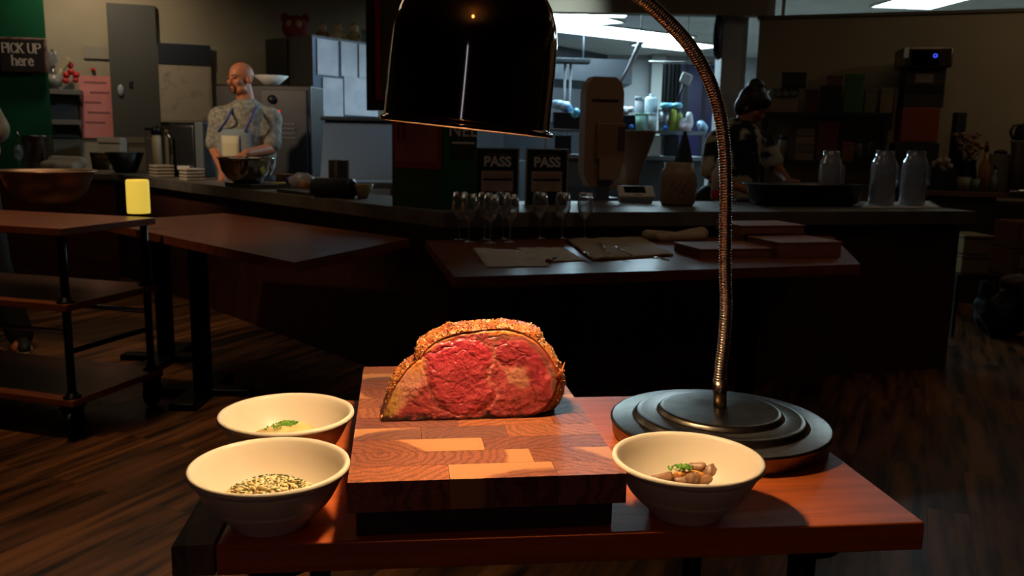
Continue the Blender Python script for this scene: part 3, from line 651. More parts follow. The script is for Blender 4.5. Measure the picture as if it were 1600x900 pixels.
chives(mbed, p.x, p.y, lambda x, y: p.z+.007-14*((x-p.x)**2+(y-p.y)**2), .013, .010, 170)

# ================================================================== HEAT LAMP
LB = U(1125, 640, ZT+.042); LBx, LBy = LB.x, LB.y
lamp = thing('heat_lamp', 'steel gooseneck heat lamp with bell shade hanging over the roast', 'lamp', (LBx, LBy, ZT), 0)
dsteel = mat('dark_brushed_steel', (136, 126, 112), .28, 1, (112, 104, 92), 40, 3, bump=.02, bscale=300, aniso=.4)
prof = [(0, 0), (.148, 0), (.1525, .003), (.1545, .006), (.1565, .022), (.158, .0245), (.1575, .0265), (.154, .0275), (.128, .0285), (.1235, .0295), (.1215, .0345), (.1185, .0365), (.112, .0368), (.093, .0375), (.0895, .0385), (.0875, .0425), (.0845, .0445), (.080, .0448), (.0135, .046), (0, .046)]
obj('base', G().lathe(prof, 96), dsteel, lamp)
ST = Vector((LBx, LBy, ZT))
neckpx = [(1121.5, 640, 0), (1123.5, 612, 0), (1126, 575, 0), (1131, 535, 0), (1134.5, 480, 0), (1133, 420, 0), (1133.5, 350, 0), (1134, 290, 0), (1132, 235, -.002), (1125, 180, -.006), (1108, 125, -.012), (1080, 75, -.02), (1045, 35, -.03), (1003, -2, -.04), (950, -34, -.05), (890, -58, -.06), (830, -72, -.065), (780, -72, -.07), (757, -58, -.075), (748, -35, -.077)]
NP = [D(x, y, LBy+d_*2.2) - ST for x, y, d_ in neckpx]
def catmull(P, n):
    out = []
    for i in range(len(P)-1):
        p0, p1, p2, p3 = P[max(i-1, 0)], P[i], P[i+1], P[min(i+2, len(P)-1)]
        for q in range(n):
            t = q/n; out.append(.5*((2*p1)+(p2-p0)*t+(2*p0-5*p1+4*p2-p3)*t*t+(3*p1-p0-3*p2+p3)*t**3))
    out.append(P[-1]); return out
cv = catmull(NP, 40); Ls = [0]
for a_, b_ in zip(cv, cv[1:]): Ls.append(Ls[-1]+(b_-a_).length)
def at(l):
    i = max(0, min(len(Ls)-2, int(np.searchsorted(Ls, l))-1)); t = (l-Ls[i])/max(1e-9, Ls[i+1]-Ls[i]); return cv[i].lerp(cv[i+1], t)
l0 = .044; tot = Ls[-1]-.001; pitch = .0039; pts, rad = [], []
l = l0
while l < tot:
    for o_, r_ in ((0, .0070), (.0007, .0086), (.0014, .0091), (.0026, .0091), (.0033, .0086)): pts.append(at(min(l+o_, tot))); rad.append(r_)
    l += pitch
obj('gooseneck', G().tube(pts, rad, 20), mat('gooseneck_steel', (226, 206, 190), .27, 1), lamp)
obj('stem', G().tube([Vector((0, 0, .0455)), Vector((0, 0, .0455)).lerp(at(.046), .5), at(.046)], .0098, 24), mat('stem_steel', (168, 150, 132), .25, 1, aniso=.5), lamp, label='smooth steel tube at the foot of the neck')
# shade: local frame
RIM = D(729, 200, .99); tilt = math.radians(5.2)
MS = Matrix.Translation(RIM-ST) @ Matrix.Rotation(tilt, 4, 'Y')
Rr = .0945
so = [(Rr+.0035, -.001), (Rr+.0048, .001), (Rr+.004, .0035), (Rr+.001, .0045), (Rr-.0004, .006), (Rr-.0005, .0075), (Rr-.001, .03), (Rr-.0015, .07), (Rr-.0025, .10), (Rr-.006, .120), (Rr-.013, .138), (Rr-.023, .153), (Rr-.037, .168), (Rr-.054, .181), (Rr-.070, .190), (.020, .197), (.018, .200), (.018, .215), (0, .215)]
obj('shade', G().lathe(so, 96, M=MS), mat('dark_mirror_steel', (150, 126, 106), .06, 1), lamp, label='dark polished bell shade')
si = [(Rr+.0035, -.001), (Rr-.003, .002), (Rr-.0035, .03), (Rr-.005, .10), (Rr-.0155, .137), (Rr-.026, .151), (Rr-.04, .165), (.030, .184), (0, .188)]
obj('shade_lining', G().lathe(si, 64, M=MS), mat('copper_lining', (246, 226, 205), .5, 0), lamp)
gb = G().lathe([(0, .056), (.018, .058), (.030, .066), (.035, .080), (.032, .096), (.022, .112), (.0135, .130), (0, .130)], 32, M=MS)
obj('bulb', gb, mat('heat_bulb_glow', (255, 200, 140), .5, emit=(255, 216, 168), es=370), lamp)
obj('socket', G().lathe([(0, .128), (.016, .128), (.017, .185), (0, .185)], 20, M=MS), black, lamp)

# ================================================================== BAR COUNTER
HC = .90
def mpp(p): return max(.0001, (Vector(p)-O).dot(Vector((0, math.cos(PIT), -math.sin(PIT))))/F)   # metres per pixel at a point
P1, P2, P3 = U(150, 268, HC), U(690, 332, HC), U(1525, 330, HC)
dl = (P1-P2).normalized(); dr = (P3-P2).normalized(); n1_ = Vector((-dl.y, dl.x, 0)); n1_ = n1_ if n1_.y > 0 else -n1_
n2_ = Vector((-dr.y, dr.x, 0)); P1 = P2 + dl*5.15
def offs(a, b):      # inner corner offset a from left run, b from right run
    M2 = Matrix(((n1_.x, n1_.y), (n2_.x, n2_.y))); v = M2.inverted() @ Vector((a, b)); return Vector((v.x, v.y, 0))
CD = .46; CDR = .74
YR, YL = yaw(dr), yaw(-dl)
bar = thing('bar_counter', 'long dark wood bar with stainless steel top bending at the green column', 'counter', (P2.x, P2.y, 0))
def loc(p): return Vector((p.x-P2.x, p.y-P2.y, 0))
inn = offs(CD, CDR)
def cpoly(i0, m_, z0, z1):
    a0, b0, c0 = offs(i0, i0), loc(P3)+n2_*i0, loc(P3)+n2_*(CDR-m_); d0 = offs(CD-m_, CDR-m_); e0 = dl*5.15+n1_*(CD-m_); f0 = dl*5.15+n1_*i0
    return [Vector((p.x, p.y, z0)) for p in (a0, b0, c0, d0, e0, f0)], Vector((0, 0, z1-z0))
cst = mat('counter_steel', (128, 122, 112), .55, .6, (104, 99, 92), 5, 4, bump=.02, bscale=200)
p_, v_ = cpoly(0, 0, HC-.068, HC); obj('steel_top', G().prism(p_, v_), cst, bar)
p_, v_ = cpoly(.10, .04, 0, HC-.068); obj('front_panel', G().prism(p_, v_), wood('bar_panel_wood', (54, 24, 16), (78, 36, 22), .55, 2, (4, 4, 1)), bar)
def onbar(px, py): return U(px, py, HC)

# customer tables against the bar
def bar_table(pA, pB, pC, pD, name, label, px_foot):
    """polygon tabletop (world points) with pedestal"""
    c = (pA+pB+pC+pD)/4; c.z = 0; t = thing(name, label, 'table', c, 0)
    q = [Vector((p.x-c.x, p.y-c.y, ZTb-.038)) for p in (pA, pB, pC, pD)]
    obj('tabletop', G().prism(q, (0, 0, .038)), tabw, t)
    for pf in px_foot:
        f = pf-c; f.z = 0
        obj('pedestal', G().box(f.x-.036, f.x+.036, f.y-.03, f.y+.03, .03, ZTb-.038), blackm, t)
        g = G(); g.box(f.x-.06, f.x+.06, f.y-.28, f.y+.28, 0, .035, .008); g.box(f.x-.24, f.x+.24, f.y-.045, f.y+.045, 0, .034, .008); obj('foot', g, blackm, t)
    return t
ZTb = .78
a1 = P2+dl*.20+n1_*.07; fr = U(460, 410, ZTb); k1 = (fr-a1).dot(-n1_)
A_, B_, C_, D_ = U(640, 373, ZTb), U(460, 410, ZTb), U(152, 346, ZTb), U(350, 333, ZTb)
bar_table(A_, B_, C_, D_, 'bar_table', 'dark wood table along the left run of the bar with black pedestal', [Vector((*D(313, 500, 3.98).xy, 0)), Vector((-1.9, 4.6, 0))])
A_, B_, C_, D_ = U(665, 376, ZTb), U(710, 433, ZTb), U(1345, 413, ZTb), U(1300, 368, ZTb)
bar_table(A_, B_, C_, D_, 'bar_table', 'dark wood table along the right run of the bar holding wine glasses and wooden boxes', [(A_+B_*1.0)*.5*.75+(C_+D_)*.5*.25, (A_+B_)*.5*.25+(C_+D_)*.5*.75])

# ---- green column at the bar corner with posters
cA, cB, cC = U(613, 321, HC), U(692, 328, HC), U(744, 327, HC)
bk = (cA+cC)/2 + (cC-cA).length*.5*Vector((n1_+n2_).normalized())
colm = struct('wall_column', G().prism([cA, cB, cC, cC+n2_*.3, cA+n1_*.3], (0, 0, 2.2)), green_m)
dA = (cB-cA).normalized(); dB = (cC-cB).normalized(); YA, YB = yaw(dA), yaw(dB)
def flat_on(pxs, base, d, off=.006):
    """rect on vertical plane: pxs = (x0,y0,x1,y1) pixels -> loc (bottom centre), w, h"""
    n = Vector((d.y, -d.x, 0)); q = (base.x+n.x*off, base.y+n.y*off)
    a_, b_ = PL(pxs[0], (pxs[1]+pxs[3])/2, q, d), PL(pxs[2], (pxs[1]+pxs[3])/2, q, d); t_, o_ = PL((pxs[0]+pxs[2])/2, pxs[1], q, d), PL((pxs[0]+pxs[2])/2, pxs[3], q, d)
    c = (a_+b_)/2; return Vector((c.x, c.y, o_.z)), (b_-a_).length, t_.z-o_.z
l_, w, h = flat_on((614, 150, 689, 263), cA, dA)
po = thing('poster', 'peach poster with a red border on the green column under the lamp shade', 'poster', l_, YA)
obj('border', G().box(-w/2, w/2, -.002, .003, 0, h), mat('poster_red', (150, 40, 24), .6), po)
obj('sheet', G().box(-w/2+.02, w/2-.02, -.004, -.002, .03, h-.02), mat('poster_peach', (176, 104, 78), .7, col2=(160, 92, 70), scale=14), po)
obj('motif', G().box(-w/2+.04, -w/2+.085, -.0055, -.004, .13, .30, .008), mat('poster_red', 0), po, label='dark red printed motif')
l_, w, h = flat_on((706, 170, 741, 246), cB, dB)
po = thing('notice', 'small dark notice with white lettering right of the peach poster', 'sign', l_, YB)
obj('card', G().box(-w/2, w/2, -.002, .002, 0, h), mat('card_dark', (40, 44, 44), .5), po)
text_mesh('lettering', 'NEL', .085, mat('dull_white', (190, 186, 180), .6), po, Matrix.Translation((0, -.0035, h*.55)) @ UPR, bold=.001)
obj('strip', G().box(-w/2, w/2, -.004, -.002, h*.28, h*.32), mat('dull_white', 0), po)
l_, w, h = flat_on((577, -40, 700, 172), cA, dA, .10)
po = thing('menu_board', 'black framed board with red inner edge hanging beside the lamp shade', 'board', l_, YA)
fr_ = G(); fr_.box(-w/2, -w/2+.045, -.02, .02, 0, h); fr_.box(w/2-.045, w/2, -.02, .02, 0, h); fr_.box(-w/2+.045, w/2-.045, -.02, .02, 0, .045); fr_.box(-w/2+.045, w/2-.045, -.02, .02, h-.045, h)
obj('frame', fr_, black, po)
obj('red_edge', G().box(-w/2+.045, w/2-.045, -.006, .005, .045, h-.045), mat('deep_red', (190, 22, 32), .5), po)
obj('sheet', G().box(-w/2+.085, w/2-.085, -.009, -.006, .06, h-.06), mat('brown_sheet', (96, 78, 60), .6, col2=(70, 54, 42), scale=5), po)
obj('hanger', G().box(-.02, .02, .02, .09, h*.5, h*.55), blackm, po)

# ---- PASS signs on the counter
def pass_sign(px, label):
    p = onbar(px, 322); t = thing('tabletop_sign', label, 'sign', p, YR, 'PASS signs on the bar')
    w, h = .212, .285
    fg = G(); fg.box(-w/2, w/2, -.002, .002, 0.004, h); obj('sheet', fg, mat('pass_black', (20, 28, 22), .4), t)
    ac = mat('acrylic_edge', (150, 150, 150), .25)
    g = G(); g.box(-w/2-.008, -w/2, -.004, .004, 0, h+.006); g.box(w/2, w/2+.008, -.004, .004, 0, h+.006); g.box(-w/2, w/2, -.004, .004, h, h+.006); g.box(-w/2-.008, w/2+.008, -.03, .06, 0, .004)
    obj('frame', g, ac, t)
    text_mesh('lettering', 'PASS', .068, mat('pass_white', (196, 192, 184), .6), t, Matrix.Translation((0, -.0035, h*.775)) @ UPR, bold=.0022)
    obj('headline', G().box(-.055, .055, -.0032, -.002, h*.90, h*.915), mat('pass_grey', (110, 90, 80), .6), t)
    obj('panel', G().box(-.082, .082, -.0035, -.002, h*.26, h*.62), mat('pass_panel', (172, 152, 136), .6, col2=(150, 120, 104), scale=18), t)
    g = G(); g.box(-.074, .074, -.0045, -.0035, h*.45, h*.49); obj('bar_line', g, mat('pass_black', 0), t)
    g = G(); g.box(-.07, .06, -.0045, -.0035, h*.555, h*.568); g.box(-.06, .05, -.0045, -.0035, h*.52, h*.535); obj('small_print', g, mat('pass_pink', (150, 84, 80), .6), t)
    return t
pass_sign(776, 'framed black PASS sign on the bar nearest the green column')
pass_sign(853, 'framed black PASS sign on the bar beside the sanitizer dispenser')

# ---- generic bottle / jar / pot builders
def single(name, g, m, p, label, cat, rz=0, group=None): return tag(obj(name, g, m, None, p, rz), label, cat, group)
# wine glasses on the right table
wg = [(0, .001), (.033, .001), (.034, .0025), (.006, .006), (.0035, .012), (.0033, .085), (.005, .093), (.018, .104), (.031, .122), (.0375, .145), (.0365, .17), (.031, .215), (.0298, .215), (.0352, .17), (.0362, .145), (.0298, .123), (.017, .1065), (0, .1)]
gpos = [(718, 375, 'leftmost, nearest the table corner'), (733, 379, 'second from the left'), (757, 375, 'third from the left'), (766, 380, 'fourth from the left, in front'), (786, 374, 'fifth from the left, set back'), (797, 379, 'rightmost of the left cluster'), (843, 373, 'alone in front of the right PASS sign'), (878, 373, 'before the dispenser side of the right PASS sign'), (913, 373, 'rightmost of all, under the sanitizer dispenser')]
g0 = None
for px, py, lb in gpos:
    p = U(px, py, ZTb)
    if g0 is None: g0 = obj('wine_glass', G().lathe(wg, 28), glass, None, p); o = g0
    else: o = g0.copy(); C.objects.link(o); o.location = p
    tag(o, 'stemmed wine glass on the table, '+lb, 'wine glass', 'wine glasses on the right table')
# papers, napkins, pen, cutlery
def sheet(name, pxs, label, cat, m, z=ZTb, th=.003, wave=.006, seed=0):
    P = [U(x, y, z) for x, y in pxs]; c = sum(P, Vector())/len(P); c.z = z+.0006
    g = G(); n = 14
    for side in (0, 1):
        pass
    V_ = []
    for lvl in (0, 1):
        R_ = []
        for i in range(n+1):
            row = []
            for j in range(n+1):
                u, v = i/n, j/n; p = (P[0]*(1-u)+P[1]*u)*(1-v)+(P[3]*(1-u)+P[2]*u)*v
                q = p-c; q.z = wave*(abs(mn.noise(Vector((u*3+seed, v*3, seed)))))*(1 if wave else 0)+lvl*th+.0004
                row.append(g.bm.verts.new(q))
            R_.append(row)
        V_.append(R_)
    for lvl in (0, 1):
        for i in range(n):
            for j in range(n): g._f([V_[lvl][i][j], V_[lvl][i+1][j], V_[lvl][i+1][j+1], V_[lvl][i][j+1]], True)
    for i in range(n):
        g._f([V_[0][i][0], V_[0][i+1][0], V_[1][i+1][0], V_[1][i][0]]); g._f([V_[0][i][n], V_[0][i+1][n], V_[1][i+1][n], V_[1][i][n]])
        g._f([V_[0][0][i], V_[0][0][i+1], V_[1][0][i+1], V_[1][0][i]]); g._f([V_[0][n][i], V_[0][n][i+1], V_[1][n][i+1], V_[1][n][i]])
    return single(name, g, m, c, label, cat)
nap = mat('napkin_cloth', (176, 156, 126), .85, col2=(160, 140, 112), scale=30)
sheet('paper_sheet', [(739, 388), (852, 396), (858, 417), (760, 419)], 'white paper sheet on the table corner under the wine glasses', 'paper', paper, th=.001)
sheet('paper_sheet', [(806, 388), (882, 388), (915, 408), (842, 411)], 'white paper sheet under the red pen', 'paper', paper, th=.001, seed=4)
sheet('cloth_napkin', [(884, 377), (1000, 372), (1052, 400), (925, 408)], 'beige cloth napkin spread under the cutlery', 'napkin', nap, th=.006, wave=.02, seed=8)
c0 = U(862, 405, ZTb+.012); e0_ = U(885, 398, ZTb+.012)-c0
pn = thing('pen', 'red pen lying across the second paper sheet', 'pen', c0, yaw(e0_))
obj('barrel', G().tube([(-.05, 0, 0), (.0, 0, 0)], .006, 10), red_m, pn); obj('point', G().tube([(0, 0, 0), (.075, 0, .002)], [.005, .002], 10), black, pn)
for (x0_, y0_, x1_, y1_, lb) in [(915, 395, 925, 403, 'short spoon end at the left edge of the beige napkin'), (938, 381, 952, 396, 'spoon lying on the middle of the beige napkin'), (963, 387, 988, 399, 'shiny knife lying toward the front of the beige napkin'), (1028, 403, 1046, 407, 'fork tip at the right front corner of the beige napkin')]:
    a_, b_ = U(x0_, y0_, ZTb+.024), U(x1_, y1_, ZTb+.020); c0 = (a_+b_)/2; v = a_-c0
    M3 = Matrix.Rotation(yaw(v), 3, 'Z')
    g = G().tube([v, v*.2, -v], [.0022, .0035, .003], 8); g.ell(v*1.15, (.018, .011, .003), 2, M3)
    single('cutlery', g, chrome, c0, lb, 'cutlery', group='cutlery on the napkin')
# folded towel roll
p = U(1055, 376, ZTb); s = mpp(p)
g = G(); g.cap((-48*s, 0, .028), (5*s, 0, .018), .026, .022, 3); g.cap((5*s, 0, .02), (46*s, .01, .03), .024, .034, 3); g.cap((-30*s, -.03, .016), (40*s, -.035, .018), .02, .02, 3)
o = single('towel', g, nap, p, 'rolled beige towel lying behind the napkin near the lamp neck', 'towel', YR); o.modifiers.new('r', 'REMESH').voxel_size = .006; o.modifiers.new('s', 'SMOOTH').iterations = 6
# wooden trays
tray = wood('tray_wood', (126, 78, 50), (156, 98, 62), .6, 3, (2, 12, 12))
def tray_box(x0_, x1_, yb, hpx, z, label, dep=.22, rz=0):
    p = U((x0_+x1_)/2, yb, z); s = mpp(p); w = (x1_-x0_)*s*.86; h = hpx*s
    t = thing('wooden_box', label, 'wooden box', p, YR+rz, 'shallow wooden boxes on the right table')
    obj('box_body', G().box(-w/2, w/2, 0, dep, 0, h-.008, .003), tray, t); obj('lid', G().box(-w/2-.003, w/2+.003, -.003, dep+.003, h-.007, h, .002), tray, t)
    return t
tray_box(1078, 1225, 403, 15, ZTb, 'shallow wooden box crossed by the lamp neck', .24)
tray_box(1200, 1330, 403, 25, ZTb, 'thicker wooden box at the right end of the table', .24)
tray_box(1150, 1270, 382, 18, ZTb, 'lower wooden box at the back behind the others', .22)
t_ = tray_box(1142, 1272, 366, 14, ZTb+.066, 'topmost wooden box stacked at the back', .22)

# ---- sanitizer dispenser, terminal, jar etc. on the bar
tan = mat('dispenser_tan', (150, 118, 92), .45)
p = onbar(940, 312); s = mpp(p)
t = thing('sanitizer_dispenser', 'tall tan hand sanitizer dispenser with rounded top standing on the bar', 'dispenser', p, YR)
w = 31*s; ht = 187*s
pts = [(-w, 0, 40*s), (-w*.7, 0, 20*s), (w*.5, 0, 20*s), (w, 0, 50*s), (w, 0, ht*.88), (w*.85, 0, ht*.96), (w*.55, 0, ht), (-w*.6, 0, ht), (-w*.88, 0, ht*.95), (-w, 0, ht*.87)]
obj('housing', G().prism(pts, (0, .10, 0)), tan, t)
obj('front_cover', G().box(-w*.45, w*1.02, -.035, 0, 62*s, 118*s, .008), mat('dispenser_tan2', (136, 104, 80), .4), t)
obj('window_strip', G().box(w*.62, w*1.0, -.038, -.035, 75*s, 112*s), mat('dispenser_label', (78, 58, 66), .5), t)
obj('drip_cup', G().prism([(-w*.3, -.04, 32*s), (w*.75, -.04, 32*s), (w*1.0, -.04, 66*s), (-w*.3, -.04, 66*s)], (0, .04, 0)), tan, t)
obj('top_groove', G().box(-w*.7, w*.7, -.003, 0, ht*.80, ht*.82), black, t)
obj('stand', G().box(-w*.3, w*.4, .0, .09, 0, 30*s).box(-w*.8, w*.8, -.03, .12, 0, .012), mat('grey_plastic', (74, 74, 82), .5), t)
p = onbar(985, 292); s = mpp(p)
single('ice_bucket', G().lathe([(0, 0), (14*s, 0), (16*s, 20*s), (38*s, 84*s), (40*s, 85*s), (38*s, 87*s), (36*s, 85*s), (12*s, 8*s), (0, 8*s)], 28), mat('bucket_tan', (140, 116, 92), .5), p + Vector((0, .05, 0)), 'tapered tan bucket behind the card terminal', 'bucket')
p = onbar(958, 296); s = mpp(p)
single('paper_roll', G().lathe([(0, 0), (24*s, 0), (24*s, 18*s), (20*s, 40*s), (10*s, 52*s), (0, 54*s)], 24), paper, p+Vector((0, .12, 0)), 'pale rounded container between dispenser and bucket', 'container')
p = onbar(995, 318); s = mpp(p)
t = thing('card_terminal', 'white card payment terminal with dark screen on the bar', 'card terminal', p, YR-.25)
M = Matrix.Translation((0, 0, .022)) @ Matrix.Rotation(.45, 4, 'X')
obj('body', G().box(-.10, .10, 0, .12, 0, .022, .006, M=M).box(-.09, .09, .03, .11, 0, .03, .004), white, t)
obj('screen', G().box(-.066, .052, .034, .108, .0222, .0235, M=M), mat('screen_black', (8, 8, 9), .15), t)
obj('card_slot', G().box(-.02, .03, .010, .016, .0222, .0235, M=M), black, t)
p = onbar(1058, 321); s = mpp(p)
t = thing('ceramic_jar', 'tan stoneware crock with painted marks beside the lamp neck', 'jar', p, 0)
obj('jar_body', G().lathe([(0, 0), (24*s, 0), (27*s, 6*s), (27.5*s, 46*s), (25*s, 56*s), (22*s, 58*s), (23*s, 66*s), (20*s, 66*s), (19*s, 58*s), (0, 50*s)], 32), mat('crock', (150, 122, 94), .5, col2=(132, 104, 80), scale=10), t)
g = G()
for k in range(9):
    a_ = -2.15+.13*k; z0_ = s*(30+6*math.sin(k*2.1)); g.tube([(28*s*math.cos(a_+.02*q_), 28*s*math.sin(a_+.02*q_), z0_+q_*3.2*s) for q_ in range(3)], .0022, 6)
g.tube([(28*s*math.cos(-1.55+.2*math.cos(q_)), 28*s*math.sin(-1.55+.2*math.cos(q_)), s*(18+6*math.sin(q_))) for q_ in [k*.45 for k in range(15)]], .002, 6)
obj('painted_marks', g, mat('crock_marks', (112, 84, 66), .6), t)
p = onbar(1066, 292); s = mpp(p)
single('folded_napkin', G().lathe([(0, 0), (24*s, 0), (17*s, 30*s), (7*s, 70*s), (2*s, 86*s), (0, 86*s)], 8, smooth=False), mat('slate_cloth', (54, 60, 62), .8), p+Vector((0.02, .1, 0)), 'grey cloth folded into a cone behind the crock', 'napkin')
p = onbar(1119, 312); s = mpp(p)
t = thing('squeeze_bottle', 'pale squeeze bottle with red base behind the lamp neck', 'bottle', p)
obj('bottle_body', G().lathe([(0, 0), (8*s, 0), (8.5*s, 40*s), (3*s, 50*s), (2*s, 64*s), (0, 64*s)], 20), mat('bottle_cream', (170, 150, 130), .5), t)
obj('red_label', G().lathe([(8.6*s, 3*s), (9*s, 4*s), (9*s, 14*s), (8.6*s, 15*s)], 20), red_m, t)
# roasting pan
p = onbar(1275, 323); s = mpp(p)
t = thing('roasting_pan', 'deep black roasting pan on the right run of the bar', 'pan', p, YR)
W_ = 97*s
g = G()
for (hx, hy, z_) in [(0, 0, 0)]: pass
ring = lambda hx, hy, z_: [(hx*math.copysign(abs(math.cos(a_))**.45, math.cos(a_)), .12+hy*math.copysign(abs(math.sin(a_))**.45, math.sin(a_)), z_) for a_ in [2*math.pi*k/40 for k in range(40)]]
secs = [ring(W_*.80, .10, 0), ring(W_*.90, .13, .022), ring(W_*.94, .14, 31*s), ring(W_*1.02, .16, 33*s), ring(W_*1.02, .16, 34*s), ring(W_*.92, .135, 33*s), ring(W_*.84, .10, .012)]
RV = [[g.bm.verts.new(v) for v in r] for r in secs]
for a_, b_ in zip(RV, RV[1:]):
    for i in range(40): g._f([a_[i], a_[(i+1) % 40], b_[(i+1) % 40], b_[i]], True)
g._f(RV[0]); g._f(RV[-1])
obj('pan_body', g, mat('enamel_black', (6, 6, 7), .3), t)
single('bread_loaf', G().ell((0, 0, .02), (28*s, .06, .032), 3), mat('loaf', (196, 160, 84), .6), p+dr*(12*s)+n2_*.12+Vector((0, 0, 18*s)), 'yellow loaf showing over the rim of the black pan', 'bread', YR)
# glass jugs
def _colR(px, back):
    lo_, hi_ = 262.0, 345.0
    for _ in range(40):
        m_ = (lo_+hi_)/2; u = onbar(px, m_)
        if (u-P2).dot(n2_) > back: lo_ = m_
        else: hi_ = m_
    return onbar(px, (lo_+hi_)/2)
def jug(px, py, hpx, wpx, label, liquid=.0, back=0):
    p = onbar(px, py) if not back else _colR(px, back); p.z = HC; s = mpp(p); r = wpx*s/2; h = D(px, 236, p.y).z-HC
    t = thing('glass_jug', label, 'jug', p, YR, 'glass jugs on the bar')
    obj('jug_glass', G().lathe([(0, .002), (r*.96, .002), (r, .008), (r, h*.74), (r*.92, h*.82), (r*.72, h*.90), (r*.72, h), (r*.66, h), (r*.66, h*.9), (r*.86, h*.80), (r*.94, h*.73), (r*.94, .012), (0, .012)], 32), jug_glass_m, t)
    obj('water', G().lathe([(0, .013), (r*.93, .013), (r*.93, h*.62), (0, h*.62)], 32), mat('cloudy_water', (176, 178, 176), .5, alpha=.5), t)
    obj('handle', G().tube([(r*.9, 0, h*.74), (r*1.35, 0, h*.72), (r*1.45, 0, h*.55), (r*1.38, 0, h*.40), (r*.98, 0, h*.34)], .008, 10), jug_glass_m, t)
    obj('lid', G().lathe([(0, h*.96), (r*.65, h*.96), (r*.65, h*1.01), (0, h*1.01)], 24), mat('lid_grey', (90, 92, 96), .4), t)
jug(1293, 316, 84, 34, 'glass jug standing behind the black pan', back=.42)
jug(1376, 322, 86, 38, 'middle glass jug at the right end of the black pan')
jug(1424, 322, 86, 38, 'rightmost glass jug on the folded white cloth')
sheet('cloth', [(1352, 318), (1452, 315), (1472, 326), (1345, 326)], 'flat pale cloth under the two right jugs', 'cloth', paper, z=HC, th=.004, wave=.0, seed=3)
# cutlery crock / dark utensils behind neck
p = onbar(1175, 316); s = mpp(p)
g = G(); g.box(-28*s, 22*s, 0, .12, 0, .02, .004)
single('tray', g, steel_d, p, 'steel tray behind the lamp neck beside the black pan', 'tray', YR)

# ---- things on the left run of the bar
p = onbar(386, 282); s = mpp(p)
def _col(px, back, n):
    lo_, hi_ = 240.0, 345.0
    for _ in range(40):
        m_ = (lo_+hi_)/2; u = onbar(px, m_)
        if (u-P2).dot(n) > back: lo_ = m_
        else: hi_ = m_
    return onbar(px, (lo_+hi_)/2)
def onL(px, py, back=0):
    if back: q = _col(px, back, n1_)
    else: q = onbar(px, py)
    q.z = HC; return q
def fit(t, px, ytop, hn):    # stretch a thing vertically so its top reaches the height seen at ytop
    p = t.location; s_ = mpp(p); k = (D(px, ytop, p.y).z-p.z)/(hn*s_); t.scale = (1, 1, max(.3, min(2.5, k))); return t
t_p = onL(372, 297, .02); s = mpp(t_p)
tt = thing('sheet_tray', 'stainless steel tray under the large mixing bowl', 'tray', t_p, YL)
obj('tray_rim', G().box(-.20, .20, 0, .30, .0, .03, .004), steel, tt)
bz = .031
p = t_p+n1_*.16; p.z = HC+bz
s = mpp(p); p = D(386, 278, p.y); p.z = HC+bz
single('mixing_bowl', G().lathe([(0, 0), (20*s, 0), (30*s, 6*s), (38*s, 18*s), (42*s, 34*s), (43.5*s, 37*s), (45*s, 37.5*s), (44*s, 39*s), (41*s, 37*s), (36*s, 18*s), (24*s, 6*s), (0, 4*s)], 40), chrome, p, 'shiny stainless mixing bowl in front of the man', 'bowl')
p = onL(440, 303, .02); single('sheet_tray', G().box(-.16, .20, 0, .26, 0, .022, .004), steel_d, p+(-dl)*.10, 'low dull tray right of the mixing bowl tray', 'tray', YL)
p = onL(521, 309); s = mpp(p)
g = G(); M = Matrix.Translation((0, 0, 15*s)) @ Matrix.Rotation(math.pi/2, 4, 'Y')
g.lathe([(0, -36*s), (12*s, -36*s), (15*s, -31*s), (15.5*s, 0), (15*s, 31*s), (12*s, 36*s), (9*s, 35*s), (8*s, 30*s), (0, 30*s)], 28, M=M)
t = thing('portable_speaker', 'black cylindrical portable speaker lying on the bar by the column', 'speaker', p, YL+.5)
obj('speaker_body', g, mat('speaker_fabric', (10, 10, 11), .8), t)
obj('end_cap', G().lathe([(12*s, 35.5*s), (15.6*s, 34*s), (15.6*s, 31*s), (12*s, 31*s)], 28, M=M), black, t)
p = onL(530, 296, .34); s = mpp(p)
fit(single('steel_pot', G().lathe([(0, 0), (15*s, 0), (16*s, 4*s), (16*s, 40*s), (17.5*s, 41*s), (14.5*s, 41*s), (14.5*s, 4*s), (0, 4*s)], 28), steel_d, p, 'steel container behind the black speaker', 'container'), 530, 250, 41)
p = onL(567, 297, .20); s = mpp(p)
single('small_bowl', G().lathe([(0, 0), (7*s, 0), (9*s, 4*s), (17*s, 22*s), (15*s, 22*s), (7*s, 5*s), (0, 4*s)], 24), mat('tan_bowl', (186, 164, 124), .5), p, 'small tan bowl right of the black speaker', 'bowl')
p = onL(472, 302, .24); s = mpp(p)
t = thing('chip_bag', 'white and blue snack bag lying on the bar behind the speaker', 'bag', p, YL)
obj('bag_film', G().ell((0, 0, 14*s), (27*s, .07, 14*s), 3, nz=.15, nsc=2), mat('bag_white', (170, 166, 172), .3), t)
obj('blue_print', G().ell((-16*s, -.012, 15*s), (10*s, .066, 9*s), 2), mat('bag_blue', (36, 40, 150), .3), t)
p = onL(437, 296, .24); s = mpp(p)
single('butter_box', G().box(-12*s, 12*s, -.04, .05, 0, 9*s, .002), mat('box_yellow', (206, 196, 96), .6), p, 'yellow packet beside the mixing bowl', 'packet', YL)
p = onL(478, 300); s = mpp(p)
single('bread_roll', G().ell((0, 0, 9*s), (11*s, .04, 9*s), 2, nz=.15), mat('bread', (150, 96, 52), .7), p, 'brown bread piece left of the black speaker', 'bread')
